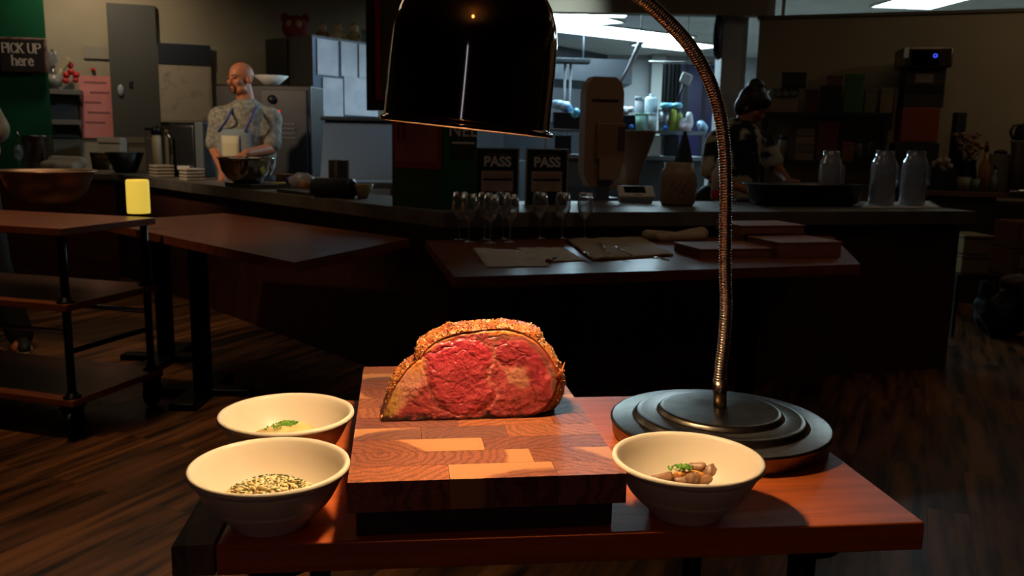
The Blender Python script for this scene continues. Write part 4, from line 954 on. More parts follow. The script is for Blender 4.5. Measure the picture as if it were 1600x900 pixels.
for (px, py, w_, h_, m_, nm, lb) in [(448, 276, 18, 14, mat('wood_bits', (130, 92, 64), .6), 'wooden_tray', 'wooden tray with utensils behind the snack bag'), (495, 282, 20, 16, mat('container_tan', (170, 156, 128), .6), 'food_container', 'pale food container left of the steel container'), ]:
    p = onL(px, py+16, .40); s = mpp(p); fit(single(nm, G().box(-w_*s*.8, w_*s*.8, -.05, .05, 0, h_*s*1.3, .004), m_, p, lb, 'container', YL), px, py-h_*.3, h_*1.3)
# far left things on the bar
sc_x = P2+dl*4.05
cc0 = Vector((-3.95, 7.02, 0)); sdc_ = thing('side_counter', 'short counter in front of the green pillar carrying the stock pot', 'counter', cc0)
q1_ = (P2+dl*4.30)-n1_*.012-cc0; q2_ = (P2+dl*4.98)-n1_*.012-cc0
obj('counter_top', G().prism([(-.9, q1_.y, HC-.045), (q1_.x, q1_.y, HC-.045), (q2_.x, q2_.y, HC-.045), (-.9, q2_.y, HC-.045)], (0, 0, .045)), cst, sdc_)
obj('counter_body', G().prism([(-.9, q1_.y+.03, 0), (q1_.x-.05, q1_.y+.03, 0), (q2_.x-.06, q2_.y-.01, 0), (-.9, q2_.y-.01, 0)], (0, 0, HC-.046)), dkwood, sdc_)
def sideP(px, dy): q = D(px, 250, cc0.y+q1_.y+dy); q.z = HC; return q
p = sideP(60, .26); s = mpp(p)
t = thing('stock_pot', 'tall steel stock pot in front of the green pillar', 'pot', p)
obj('pot_body', G().lathe([(0, 0), (19*s, 0), (20*s, 2*s), (20*s, 52*s), (21*s, 53*s), (19*s, 53*s), (19*s, 4*s), (0, 4*s)], 32), steel, t)
obj('ladle_handle', G().tube([(-22*s, -.02, 42*s), (-26*s, -.05, 60*s)], .012, 8), chrome, t); fit(t, 60, 212, 53)
p = sideP(30, .10); s = mpp(p)
o = g0.copy(); C.objects.link(o); o.location = p; tag(o, 'wine glass standing on the bar left of the stock pot', 'wine glass')
p = sideP(96, .09); s = mpp(p)
g = G(); g.cap((-26*s, 0, 9*s), (20*s, .02, 10*s), 9*s, 10*s, 3); g.cap((-18*s, .05, 18*s), (26*s, .05, 16*s), 8*s, 9*s, 3); g.cap((-2*s, -.05, 8*s), (20*s, -.04, 8*s), 8*s, 7*s, 3)
o = single('towel', g, mat('towel_grey', (150, 138, 116), .9), p, 'heap of pale folded towels behind the copper-toned bowl', 'towel', 0); fit(o, 97, 243, 26); o.modifiers.new('r', 'REMESH').voxel_size = .012; o.modifiers.new('s', 'SMOOTH').iterations = 5
for px, capm, lb in [(127, red_m, 'sauce bottle with red cap at the left'), (141, red_m, 'sauce bottle with red cap in the middle'), (147, mat('cap_white', (200, 196, 188), .5), 'sauce bottle with white cap at the right')]:
    p = onL(px, 266, .38); s = mpp(p); t = thing('sauce_bottle', lb+' of three by the pink poster', 'bottle', p, 0, 'sauce bottles on the bar')
    obj('bottle_body', G().lathe([(0, 0), (6*s, 0), (6*s, 24*s), (2.5*s, 32*s), (2.5*s, 42*s), (0, 42*s)], 18), mat('sauce_amber', (150, 100, 60), .3), t)
    obj('cap', G().lathe([(0, 42*s), (3.6*s, 42*s), (3.2*s, 53*s), (0, 53*s)], 14), capm, t); fit(t, px, 205, 53)
p = onL(158, 272, .16); s = mpp(p)
fit(single('wicker_basket', G().lathe([(0, 0), (12*s, 0), (15*s, 26*s), (16*s, 27*s), (13.5*s, 26*s), (11*s, 3*s), (0, 3*s)], 20), mat('wicker', (160, 140, 92), .8, col2=(90, 76, 50), scale=60, thr=(.45, .55)), p, 'small woven basket left of the black bowl', 'basket'), 158, 238, 27)
p = onL(197, 272, .15); s = mpp(p)
fit(single('black_bowl', G().lathe([(0, 0), (15*s, 0), (18*s, 4*s), (28*s, 26*s), (26*s, 26*s), (15*s, 4*s), (0, 3*s)], 28), mat('matte_black', (14, 13, 12), .5), p, 'black bowl with sloping sides between basket and pump flask', 'bowl'), 197, 238, 26)
for x0_, x1_, yb, h_, lb in [(151, 194, 262, 26, 'white carton behind the black bowl, left one'), (199, 232, 262, 24, 'cream carton behind the black bowl, right one')]:
    p = onL((x0_+x1_)/2, yb, .33); s = mpp(p); w = (x1_-x0_)*s*.46
    t = thing('carton', lb, 'carton', p, YL*.3, 'cartons on the bar'); obj('carton_body', G().box(-w, w, 0, .10, 0, h_*s*1.9, .004), mat('carton_white', (168, 158, 140), .7), t); obj('flap', G().box(-w-.004, w+.004, -.006, .02, h_*s*1.6, h_*s*1.9+.004), mat('carton_white', 0), t); fit(t, (x0_+x1_)/2, 215, h_*1.9)
p = onL(247, 262, .34); s = mpp(p)
t = thing('pump_flask', 'cream thermos flask with black pump top on the bar', 'flask', p)
obj('flask_body', G().lathe([(0, 0), (7*s, 0), (7*s, 48*s), (5*s, 52*s), (0, 52*s)], 20), mat('flask_cream', (206, 188, 150), .4), t)
obj('pump_top', G().lathe([(0, 52*s), (7.5*s, 52*s), (7.5*s, 60*s), (3*s, 64*s), (0, 64*s)], 20).box(-17*s, 2*s, -.015, .015, 57*s, 61*s, .004), black, t); fit(t, 247, 196, 64)
for px, w_, lb in [(243, 17, 'stack of pale paper plates below the flask'), (290, 15, 'stack of pale trays below the printer')]:
    p = onL(px, 280, .10); s = mpp(p); t = thing('plate_stack', lb, 'plates', p, YL)
    for k in range(4): obj('plate', G().box(-w_*s, w_*s, -.02, .12, k*5*s, k*5*s+3.6*s, .006), mat('plate_pale', (176, 164, 142), .6), t)
p = onL(290, 268, .30); s = mpp(p)
t = thing('receipt_printer', 'black and grey machine on the bar under the whiteboard', 'printer', p, YL*.4)
obj('machine_body', G().box(-32*s, 20*s, 0, .14, 0, 56*s, .02), mat('machine_black', (20, 22, 25), .4), t)
obj('grey_side', G().box(20*s, 36*s, .0, .14, 0, 58*s, .01), mat('machine_grey', (84, 92, 96), .5), t)
obj('nozzle', G().tube([(-20*s, -.02, 10*s), (-20*s, -.02, 40*s), (-28*s, -.04, 46*s)], .012, 8), steel, t)
obj('tray_lip', G().box(-5*s, 18*s, -.06, 0, 8*s, 12*s), white, t); fit(t, 290, 190, 58)

# ---- green pillar and wooden pick-up sign, left
gp = D(78, 150, 7.75)
g = G().prism([(0, 0, 0), (-.30, .45, 0), (-1.9, .26, 0), (-1.6, -.19, 0)], (0, 0, 3.1))
struct('wall_pillar', g, green_m, (gp.x, gp.y, 0), 0)
sa, sb = PL(1, 85, (gp.x, gp.y-.02), (math.cos(.12), math.sin(.12))), PL(76, 88, (gp.x, gp.y-.02), (math.cos(.12), math.sin(.12)))
sz_ = D(38, 60, 7.5).z - D(38, 116, 7.5).z; sc_ = (sa+sb)/2; sw = (sb-sa).length
sgn = thing('pick_up_sign', 'worn dark wooden sign reading PICK UP here on the green pillar', 'sign', (sc_.x, sc_.y-.02, sc_.z-sz_/2), .12)
obj('board', G().box(-sw/2, sw/2, -.015, .015, 0, sz_, .012), mat('sign_edge', (120, 88, 70), .7, col2=(70, 44, 34), scale=14), sgn)
obj('dark_face', G().box(-sw/2+.018, sw/2-.018, -.018, -.015, .018, sz_-.018, .0), mat('sign_dark', (34, 24, 22), .7), sgn)
sm_ = mat('sign_letters', (205, 190, 168), .7)
GL = {  # stroke glyphs with serifs, unit height
 'P': ([[(0, 0), (0, 1)], [(0, 1), (.34, 1), (.5, .88), (.5, .66), (.34, .52), (0, .52)]], [(-.12, 0, .3), (-.12, 1, .2)], .62),
 'I': ([[(0, 0), (0, 1)]], [(-.13, 0, .26), (-.13, 1, .26)], .26),
 'C': ([[(.55, .75), (.5, .93), (.3, 1), (.1, .9), (0, .65), (0, .35), (.1, .1), (.3, 0), (.5, .07), (.58, .25)]], [], .72),
 'K': ([[(0, 0), (0, 1)], [(.5, 1), (0, .45)], [(.16, .6), (.52, 0)]], [(-.12, 0, .26), (-.12, 1, .26), (.36, 1, .26), (.42, 0, .26)], .72),
 'U': ([[(0, 1), (0, .3), (.1, .06), (.28, 0), (.46, .06), (.55, .3), (.55, 1)]], [(-.13, 1, .28), (.42, 1, .26)], .76),
 'h': ([[(0, 0), (0, 1)], [(0, .5), (.15, .64), (.32, .62), (.38, .48), (.38, 0)]], [(-.1, 0, .22), (.27, 0, .22), (-.1, 1, .1)], .56),
 'e': ([[(.02, .34), (.4, .34), (.38, .54), (.2, .65), (.04, .5), (0, .3), (.06, .08), (.22, 0), (.42, .12)]], [], .56),
 'r': ([[(0, 0), (0, .64)], [(0, .46), (.14, .62), (.3, .62)]], [(-.1, 0, .24), (-.1, .64, .1)], .44)}
def glyph_word(word, cx, z, hgt, parent, y=-.0195):
    adv = sum(GL[c][2] if c != ' ' else .35 for c in word)*hgt; x = cx-adv/2+.05*hgt
    for c in word:
        if c == ' ': x += .35*hgt; continue
        g = G(); st, se, ad = GL[c]; wd = .075*hgt
        for pl in st:
            for a_, b_ in zip(pl, pl[1:]):
                a2, b2 = Vector((x+a_[0]*hgt, 0, z+a_[1]*hgt)), Vector((x+b_[0]*hgt, 0, z+b_[1]*hgt)); d_ = (b2-a2).normalized(); n_ = Vector((-d_.z, 0, d_.x))*wd*(1 if abs(d_.z) > .5 else .6); e_ = d_*wd*.4
                g.prism([(v.x, y, v.z) for v in (a2-n_-e_, b2-n_+e_, b2+n_+e_, a2+n_-e_)], (0, .002, 0))
        for sx_, sy_, sl_ in se: g.box(x+sx_*hgt, x+(sx_+sl_)*hgt, y, y+.002, z+sy_*hgt-.035*hgt, z+sy_*hgt+.035*hgt)
        obj('letter', g, sm_, parent); x += ad*hgt
glyph_word('PICK UP', -.005, sz_*.56, sw*.20, sgn)
glyph_word('here', 0, sz_*.2, sw*.22, sgn)

# ---- left back wall things
def wl_rect(x0_, y0_, x1_, y1_, off=.01):
    a_, b_ = WLp(x0_, (y0_+y1_)/2), WLp(x1_, (y0_+y1_)/2); t_, o_ = WLp((x0_+x1_)/2, y0_), WLp((x0_+x1_)/2, y1_)
    c = (a_+b_)/2 + Vector((WL_D.y, -WL_D.x, 0))*off; return Vector((c.x, c.y, o_.z)), (b_-a_).length, t_.z-o_.z
l_, w, h = wl_rect(173, 8, 248, 230, .03)
dd_ = struct('door_1', G().box(-w/2, w/2, -.02, .025, -l_.z, h, .003), mat('door_grey', (66, 64, 56), .6), l_, YWL)
obj('door_handle', G().ell((-w*.30, -.03, h*.40), (.03, .02, .06), 2), mat('handle_white', (150, 150, 155), .4), dd_)
obj('door_latch', G().box(-w*.12, -w*.04, -.03, -.02, h*.42, h*.47, .004), black, dd_)
l_, w, h = wl_rect(246, 73, 331, 192, .03)
t = thing('whiteboard', 'whiteboard with a dark blue header panel on the left back wall', 'whiteboard', l_, YWL)
obj('board_frame', G().box(-w/2, w/2, -.015, .015, 0, h, .004), mat('frame_pale', (150, 138, 116), .5), t)
obj('writing_surface', G().box(-w/2+.03, w/2-.02, -.018, -.015, .02, h*.74), mat('board_surface', (164, 150, 126), .5, col2=(120, 112, 98), scale=9, thr=(.55, .75)), t)
obj('header_panel', G().box(-w/2+.02, w/2, -.022, -.015, h*.76, h+.02), mat('header_blue', (26, 34, 44), .5), t)
l_, w, h = wl_rect(126, 119, 180, 216, .02)
t = thing('poster', 'pink poster sheet on the left back wall behind the shelves', 'poster', l_, YWL)
obj('sheet', G().box(-w/2, w/2, -.002, .003, 0, h), mat('poster_pink', (206, 128, 116), .7, col2=(190, 112, 104), scale=6), t)
g = G()
for k, (a_, b_) in enumerate(((-.35, .3), (-.2, .35), (-.38, .1), (-.3, .36), (-.38, .2))): g.box(a_*w, b_*w, -.004, -.002, h*(.88-.16*k), h*(.91-.16*k))
obj('print_lines', g, mat('poster_ink', (130, 78, 74), .7), t)
l_, w, h = wl_rect(131, 73, 172, 92, .02); single('notice_sheet', G().box(-w/2, w/2, -.002, .003, 0, h), mat('notice_grey', (132, 122, 104), .7), l_, 'small grey notice on the wall above the pink poster', 'notice', YWL)
l_ = WLp(148, 109); single('wall_magnet', G().ell((0, -.03, 0), (.022, .015, .022), 2), red_m, l_, 'small red round magnet on the wall above the pink poster', 'magnet')
gpn, w, h = wl_rect(80, 150, 122, 215, .02)
single('wall_panel', G().box(-w/2, w/2, -.01, .01, 0, h, .003), mat('panel_grey', (92, 92, 90), .5), gpn, 'grey metal panel on the wall below the upper shelf', 'panel', YWL)
for y_, x1_, lb in ((146, 131, 'upper wall shelf holding utensils and red ornaments'), (192, 131, 'lower wall shelf beside the pink poster')):
    a_, b_ = WLp(80, y_), WLp(x1_, y_); c = (a_+b_)/2; w = (b_-a_).length
    t = thing('wall_shelf', lb, 'shelf', c, YWL, 'grey wall shelves'); obj('shelf_board', G().box(-w/2, w/2, -.28, -.012, -.02, .025, .003), mat('shelf_grey', (96, 92, 84), .5), t)
    for q in (-.4, .4): obj('bracket', G().prism([(q*w, -.2, -.02), (q*w, -.02, -.02), (q*w, -.02, -.12)], (.015, 0, 0)), steel_d, t)
a_ = WLp(98, 141)+Vector((0, -.15, .026)); s = mpp(a_)
t = thing('utensil_jar', 'clear jar of whisk and spatula on the upper wall shelf', 'jar', a_)
obj('jar_glass', G().lathe([(0, 0), (12*s, 0), (12*s, 18*s), (11*s, 18*s), (11*s, 2*s), (0, 2*s)], 20), mat('jar_grey', (120, 116, 104), .3), t)
wh = G()
for k in range(5):
    a2 = k*math.pi/5; wh.tube([(0+7*s*math.cos(a2)*math.sin(q), 7*s*math.sin(a2)*math.sin(q), 42*s-14*s*math.cos(q)) for q in [math.pi*j/10*2 for j in range(11)]], .004, 5, False)
wh.tube([(0, 0, 5*s), (0, 0, 30*s)], .01, 8); obj('whisk', wh, steel, t)
obj('spatula', G().tube([(3*s, 0, 8*s), (14*s, 0, 28*s)], .012, 8).box(-4*s, 4*s, -.01, .01, 0, 20*s, .004, M=Matrix.Translation((14*s, 0, 27*s)) @ Matrix.Rotation(.65, 4, 'Y')), mat('spatula_tan', (168, 150, 112), .6), t)
for k, (px, py, r_) in enumerate(((104, 124, 5), (117, 119, 5.5), (123, 104, 5), (132, 119, 5.5), (116, 128, 5), (131, 127, 4.5), (124, 114, 5))):
    q = WLp(px, py)+Vector((0, -.16, 0)); s = mpp(q)
    single('red_ornament', G().ell((0, 0, 0), (r_*s,)*3, 2), red_m, q, ['red ball ornament at the left end of the cluster', 'red ball ornament second from the left', 'topmost red ball ornament of the cluster', 'rightmost red ball ornament', 'red ball ornament low in the middle', 'red ball ornament low at the right', 'red ball ornament just below the topmost one'][k]+' over the upper wall shelf', 'ornament', group='red ornaments over the wall shelf')

# ---- refrigerator with papers, toys, equipment
fx = D(490, 185, 8.0)
t = thing('refrigerator', 'tall dark refrigerator with sheets of paper on its right side', 'refrigerator', (fx.x, fx.y, 0), 0)
fh = D(490, 54, 8.0).z
fl_d = (D(418, 100, 8.45)-D(490, 100, 8.0)); fl_d.z = 0; fr_d = (D(592, 100, 8.7)-D(490, 100, 8.0)); fr_d.z = 0
obj('cabinet', G().prism([(0, 0, .1), fr_d+Vector((0, 0, .1)), fl_d+fr_d+Vector((0, 0, .1)), fl_d+Vector((0, 0, .1))], (0, 0, fh-.1)), mat('fridge_dark', (44, 42, 36), .45), t)
k_ = .5; obj('door_panel', G().prism([fl_d*.52+Vector((0, -.02, .12)), fl_d+Vector((0, -.02, .12)), fl_d+Vector((0, .0, .12)), fl_d*.52+Vector((0, .0, .12))], (0, 0, fh-.14)), mat('fridge_black', (10, 10, 10), .4), t, label='black door half')
obj('steel_face', G().prism([Vector((.004, -.006, 1.2)), fr_d+Vector((.004, -.006, 1.2)), fr_d+Vector((0, 0, 1.2)), Vector((0, 0, 1.2))], (0, 0, fh-1.22)), mat('fridge_face', (84, 98, 116), .35, .3), t, label='pale steel side')
YF = yaw(fr_d); fb = Vector((fx.x, fx.y, 0)); nF = Vector((fr_d.y, -fr_d.x, 0)).normalized()
for (x0_, y0_, x1_, y1_, lb) in [(496, 62, 528, 118, 'left sheet of the upper row on the refrigerator side'), (533, 66, 558, 120, 'middle sheet of the upper row on the refrigerator side'), (561, 70, 580, 122, 'right sheet of the upper row, cut off by the menu board'), (505, 122, 536, 182, 'lower left sheet on the refrigerator side'), (538, 122, 590, 181, 'large blank lower right sheet on the refrigerator side')]:
    q = fb+nF*.018
    a_, b_ = PL(x0_, (y0_+y1_)/2, (q.x, q.y), fr_d), PL(x1_, (y0_+y1_)/2, (q.x, q.y), fr_d); t_, o_ = PL((x0_+x1_)/2, y0_, (q.x, q.y), fr_d), PL((x0_+x1_)/2, y1_, (q.x, q.y), fr_d); c = (a_+b_)/2; w = (b_-a_).length
    single('paper_sheet', G().box(-w/2, w/2, -.002, .002, 0, t_.z-o_.z), mat('sheet_white', (186, 190, 196), .7, col2=(160, 166, 176), scale=5), Vector((c.x, c.y, o_.z)), lb, 'paper', YF, 'papers on the refrigerator')
ft = fh+.001
fc = fb + (fl_d+fr_d)*.12
def toy(px, py, r, col, name, lb, kind):
    p = D(px, py, 8.6); p.z = ft; s = mpp(p); r_ = r*s; t = thing(name, lb, 'toy', p, 0, 'soft toys on top of the refrigerator')
    m_ = mat('plush_%d_%d' % (px, py), col, .95)
    if kind == 0:
        obj('body', G().ell((0, 0, r_), (r_*1.05, r_, r_), 3, nz=.05), m_, t)
        for q in (-1, 1): obj('ear', G().ell((q*r_*.8, 0, r_*1.75), (r_*.35, r_*.2, r_*.4), 2), m_, t)
        for q in (-1, 1): obj('eye', G().ell((q*r_*.35+.1*r_, -r_*.85, r_*1.2), (r_*.26, r_*.15, r_*.3), 2), mat('plush_eye', (150, 120, 90), .8), t)
    else:
        obj('body', G().ell((0, 0, r_*.8), (r_*.8, r_*.7, r_*.85), 2), m_, t); obj('head', G().ell((0, -.02, r_*1.9), (r_*.62, r_*.6, r_*.6), 2), mat('plush_head', (140, 120, 88), .95), t)
        for q in (-1, 1): obj('arm', G().cap((q*r_*.6, 0, r_*1.2), (q*r_*1.0, -.03, r_*.6), r_*.22, r_*.18), m_, t)
        obj('hat', G().lathe([(0, r_*2.7), (r_*.3, r_*2.55), (r_*.5, r_*2.25), (r_*.7, r_*2.2), (0, r_*2.2)][::-1], 14), mat('plush_hat', (90, 40, 26), .9), t)
toy(462, 50, 20, (104, 34, 20), 'plush_toy', 'round dark red plush toy, the largest on the refrigerator', 0)
toy(504, 50, 11, (96, 60, 34), 'plush_toy', 'small brown doll with hat right of the red plush toy', 1)
toy(529, 52, 11, (134, 120, 92), 'plush_toy', 'cream doll with hat in the middle of the refrigerator top', 1)
toy(554, 54, 11, (92, 88, 50), 'plush_toy', 'olive doll at the right end of the refrigerator top', 1)
p = D(574, 60, 8.75); p.z = ft; s = mpp(p); single('small_box', G().box(-8*s, 8*s, -.04, .04, 0, 22*s, .003), mat('box_pale', (120, 132, 140), .6), p, 'pale little box on the refrigerator beside the menu board', 'box')
# oven with red light behind the man
p = D(445, 250, 7.4); s = mpp(p); zt_ = D(445, 131, 7.4).z
t = thing('oven', 'dark countertop oven on a stand with a red indicator light behind the man', 'oven', (p.x, p.y, 0), -.1)
obj('oven_body', G().box(-110*s, 44*s, 0, .34, 0, zt_-.01, .015), mat('oven_dark', (22, 16, 15), .45), t)
obj('oven_front', G().box(-35*s, 38*s, -.02, 0, zt_-150*s, zt_-.05, .005), mat('oven_front_m', (34, 35, 46), .4), t)
obj('dial', G().lathe([(0, 0), (7*s, 0), (6*s, .03), (0, .03)], 20, M=Matrix.Translation((-16*s, -.02, zt_-24*s)) @ Matrix.Rotation(math.pi/2, 4, 'X')), black, t)
obj('indicator_light', G().ell((-6*s, -.025, zt_-42*s), (2.4*s, .01, 2.4*s), 2), mat('red_led', (200, 20, 30), .4, emit=(255, 30, 50), es=.9), t)
g = G(); [g.box(-30*s, 20*s, -.03, -.02, zt_-(62+7*k)*s, zt_-(60+7*k)*s) for k in range(4)]; obj('vent_slats', g, mat('slat_grey', (90, 92, 104), .4), t)
p2 = D(424, 131, 7.56); p2.z = zt_-.009; s = mpp(p2)
single('serving_dish', G().lathe([(0, 0), (10*s, 0), (14*s, 4*s), (27*s, 15*s), (25*s, 15*s), (8*s, 4*s), (0, 4*s)], 28), white, p2, 'white dish on top of the dark oven behind the man', 'dish')
# stainless lidded prep unit catching the kitchen light
pa = D(560, 300, 6.6); s = mpp(pa)
t = thing('prep_fridge', 'stainless refrigerated prep counter with raised lid beside the green column', 'prep counter', (pa.x, pa.y, 0), .12)
zz = lambda y_: D(560, y_, 6.6).z
obj('cabinet', G().box(-66*s, 75*s, 0, .7, 0, zz(285), .01), steel_d, t)
obj('lid', G().prism([(-60*s, .1, zz(282)), (-60*s, .12, zz(275)), (-60*s, .45, zz(192)), (-60*s, .60, zz(186)), (-60*s, .62, zz(200))], (135*s, 0, 0)), mat('lid_steel', (128, 146, 166), .35, .6), t)
obj('lid_trim', G().box(-66*s, 75*s, .45, .64, zz(187), zz(180), .01), mat('trim_dark', (50, 60, 72), .4), t)
for q in (-30, 5, 35): obj('cabinet_door', G().box((q-14)*s, (q+15)*s, -.012, 0, zz(470), zz(295), .004), mat('lid_steel', 0), t)

# ================================================================== LEFT SERVING CART
cf = U(95, 357, .86); cr = U(243, 340, .86)
fp = U(86, 690, 0)
ca = Vector((cf.x, cf.y, 0)); dx = Vector((cr.x-cf.x, cr.y-cf.y, 0)); wR = dx.length; dx.normalize(); dy = Vector((-dx.y, dx.x, 0)); yc = yaw(dx)
wB = .98
t = thing('serving_cart', 'three-tier wooden cart with black pipe posts at the left, holding bowl and candle', 'cart', ca, yc)
# local x = along dx, local y = along dy
cw = wood('left_cart_wood', (112, 58, 34), (146, 80, 46), .4, 3, (12, 1.2, 12), coat=.2)
for z_, th in ((.86, .03), (.56, .028), (.17, .028)):
    obj('shelf', G().box(0, wR, 0, wB, z_-th, z_, .003), cw, t)
for lx in (.036, wR-.036):
    for ly in (.036, wB-.036):
        obj('post', G().tube([(lx, ly, .17), (lx, ly, .532)], .0165, 12).tube([(lx, ly, .56), (lx, ly, .83)], .0165, 12), blackm, t)
        for z_ in (.17, .56): obj('flange', G().lathe([(0, 0), (.035, 0), (.035, .006), (.022, .009), (.022, .022), (0, .022)], 18, (lx, ly, z_)), blackm, t)
        c_ = G(); M = Matrix.Translation((lx, ly, .064)) @ Matrix.Rotation(.25, 4, 'Z') @ Matrix.Rotation(math.pi/2, 4, 'X')
        c_.lathe([(.044, -.018), (.058, -.018), (.063, -.01), (.063, .01), (.058, .018), (.044, .018), (.044, -.018)], 28, M=M)
        c_.lathe([(0, -.022), (.016, -.022), (.016, .022), (0, .022)], 12, M=M)
        for q in range(5): a_ = q*2*math.pi/5; c_.tube([M @ Vector((0, 0, 0)), M @ Vector((.047*math.cos(a_), .047*math.sin(a_), 0))], .007, 6)
        M2 = Matrix.Translation((lx, ly, 0)) @ Matrix.Rotation(.25, 4, 'Z')
        c_.box(-.03, .03, -.028, -.023, .05, .132, M=M2).box(-.03, .03, .023, .028, .05, .132, M=M2).box(-.04, .04, -.034, .034, .130, .1415, M=M2)
        obj('caster', c_, blackm, t)
for z_, a_, b_ in ((.44, (.036, .036), (.036, wB-.036)), (.36, (.036, .036), (wR-.036, .036)), (.44, (wR-.036, .036), (wR-.036, wB-.036))):
    obj('crossbar', G().tube([(a_[0], a_[1], z_), (b_[0], b_[1], z_)], .011, 10), steel_d if z_ > .4 else blackm, t)
# bowl on the cart
pb = U(77, 316, .861); s = mpp(pb)
single('mixing_bowl', G().lathe([(0, 0), (28*s, 0), (40*s, 4*s), (55*s, 18*s), (62*s, 34*s), (66*s, 45*s), (69*s, 48*s), (72*s, 48*s), (71*s, 50*s), (66*s, 49*s), (60*s, 36*s), (50*s, 18*s), (34*s, 6*s), (0, 4*s)], 48), mat('bowl_steel', (186, 150, 118), .34, .85), pb, 'large steel bowl reflecting copper tones on the left cart', 'bowl')
# flameless candle
pc = U(217, 333, .861); s = mpp(pc)
t = thing('flameless_candle', 'glowing yellow pillar candle on the corner of the left cart', 'candle', pc)
obj('wax_body', G().lathe([(0, 0), (16.5*s, 0), (17*s, 2*s), (17*s, 49*s), (16*s, 52*s), (13*s, 50*s), (10*s, 40*s), (0, 38*s)], 32, wob=lambda i, k: 1+(.01*math.sin(i*1.7) if k > 2 else 0)), mat('candle_wax', (230, 200, 90), .5, emit=(238, 204, 78), es=.72), t)
obj('wick', G().tube([(0, 0, 38*s), (0, 0, 44*s)], .0015, 6), black, t)
lc_ = bpy.data.lights.new('candle_glow', 'POINT'); lc_.energy = .12; lc_.color = (1, .75, .3); lc_.shadow_soft_size = .03
lo = bpy.data.objects.new('candle_glow', lc_); C.objects.link(lo); lo.location = pc+Vector((0, 0, 56*s))
# warm pendant behind the camera (assumed, added for fill and the shade's warm dot)
for i, (x, y, z, e, lb) in enumerate(((-.06, -1.6, 2.75, 5, 'assumed round pendant lamp hanging unseen behind the camera'),)):
    t = thing('assumed_pendant_lamp', lb, 'lamp', (x, y, z), 0, 'assumed pendant lamps over the dining room')
    obj('globe', G().ell((0, 0, 0), (.085, .085, .085), 3), mat('assumed_pendant_glow', (255, 200, 140), .5, emit=(255, 170, 90), es=16), t)
    obj('cord', G().tube([(0, 0, .05), (0, 0, 3.1-z)], .004, 6), black, t)

# ================================================================== RIGHT SIDE
YRs = YWR
def wr_pt(px, py, off=.3): q = WRp(px, py); n = Vector((WR_D.y, -WR_D.x, 0)); return q+n*off
# shelving unit with boxes
nR = Vector((WR_D.y, -WR_D.x, 0))
qa, qb = WRp(1196, 170), WRp(1402, 176)
def plane_pt(px, py, off): b = Vector((WR_P[0], WR_P[1], 0))+nR*off; return PL(px, py, (b.x, b.y), WR_D)
OFF = .42
sa_, sb_ = plane_pt(1190, 172, OFF), plane_pt(1390, 176, OFF); sc0 = (sa_+sb_)/2; sw_ = (sb_-sa_).length
zu, zl, zm = plane_pt(1300, 176, OFF).z, plane_pt(1300, 252, OFF).z, 0
t = thing('shelving_unit', 'black metal shelving unit against the right wall full of boxes', 'shelf', (sc0.x, sc0.y, 0), YRs)
for z_ in (zu, zl, .35): obj('shelf', G().box(-sw_/2, sw_/2, 0, .38, z_-.035, z_, .002), mat('shelf_black', (12, 12, 12), .5), t)
for q in (-sw_/2+.02, sw_/2-.02, ):
    for r_ in (.015, .365): obj('upright', G().box(q-.015, q+.015, r_-.012, r_+.012, 0, zu-.036), mat('shelf_black', 0), t)
def shelf_item(x0_, x1_, ytop, z, m, name, lb, cat, kind='box', dp=.22, grp=None):
    q0, q1 = plane_pt(x0_, 200, OFF-.04), plane_pt(x1_, 200, OFF-.04); c = (q0+q1)/2; w = (q1-q0).length*.94; h = plane_pt((x0_+x1_)/2, ytop, OFF-.04).z-z
    p = Vector((c.x, c.y, z+.001))
    if kind == 'box':
        t = thing(name, lb, cat, p, YRs, grp); obj('box_body', G().box(-w/2, w/2, 0, dp, 0, h*.86, .003), m, t); obj('lid', G().box(-w/2-.003, w/2+.003, -.003, dp+.003, h*.86, h, .002), m, t); return t
    if kind == 'jar':
        t = thing(name, lb, cat, p+Vector((0, .09, 0)), 0, grp); obj('jar_body', G().lathe([(0, 0), (w/2, 0), (w/2, h*.75), (w*.35, h*.84), (0, h*.84)], 20), m, t); obj('cap', G().lathe([(0, h*.84), (w*.38, h*.84), (w*.38, h), (0, h)], 16), black, t); return t
    if kind == 'blob':
        g = G(); [g.ell((rr.uniform(-.4, .4)*w, rr.uniform(.03, .15), h*rr.uniform(.3, .65)), (w*.14, w*.10, h*.3), 2, nz=.2, seed=k) for k in range(9)]
        return single(name, g, m, p, lb, cat, YRs)
G1 = 'boxes on the upper shelf of the right wall unit'
card = mat('cardboard', (110, 88, 66), .85); 
shelf_item(1199, 1246, 154, zu, mat('box_tan2', (132, 112, 84), .8), 'cardboard_box', 'tan open box at the left end of the upper right shelf', 'box', grp=G1)
for k, (px, w_) in enumerate(((1206, 8), (1217, 9), (1228, 8), (1240, 9))):
    p = plane_pt(px, 154, OFF-.10); p.z = plane_pt(1222, 154, OFF-.04).z+.003; single('wrapped_packet', G().ell((0, .03, .045), (.042, .05, .045), 2, nz=.25, nsc=3, seed=k), mat('foil_grey', (120, 120, 120), .35), p, ['leftmost', 'second from left', 'third from left', 'rightmost'][k]+' glinting wrapped packet in the tan open box', 'packet', YRs, 'wrapped packets')
t2 = shelf_item(1215, 1254, 113, plane_pt(1222, 154, OFF-.04).z+.095, mat('box_dkolive', (40, 38, 28), .7), 'flat_box', 'dark flat box on top of the wrapped packets', 'box', grp=G1)
shelf_item(1254, 1275, 140, zu, mat('box_maroon', (74, 22, 26), .6), 'carton', 'dark red carton on the upper right shelf', 'box', grp=G1)
shelf_item(1276, 1312, 134, zu, mat('box_black', (16, 16, 15), .6), 'carton', 'black carton left of the green box', 'box', grp=G1)
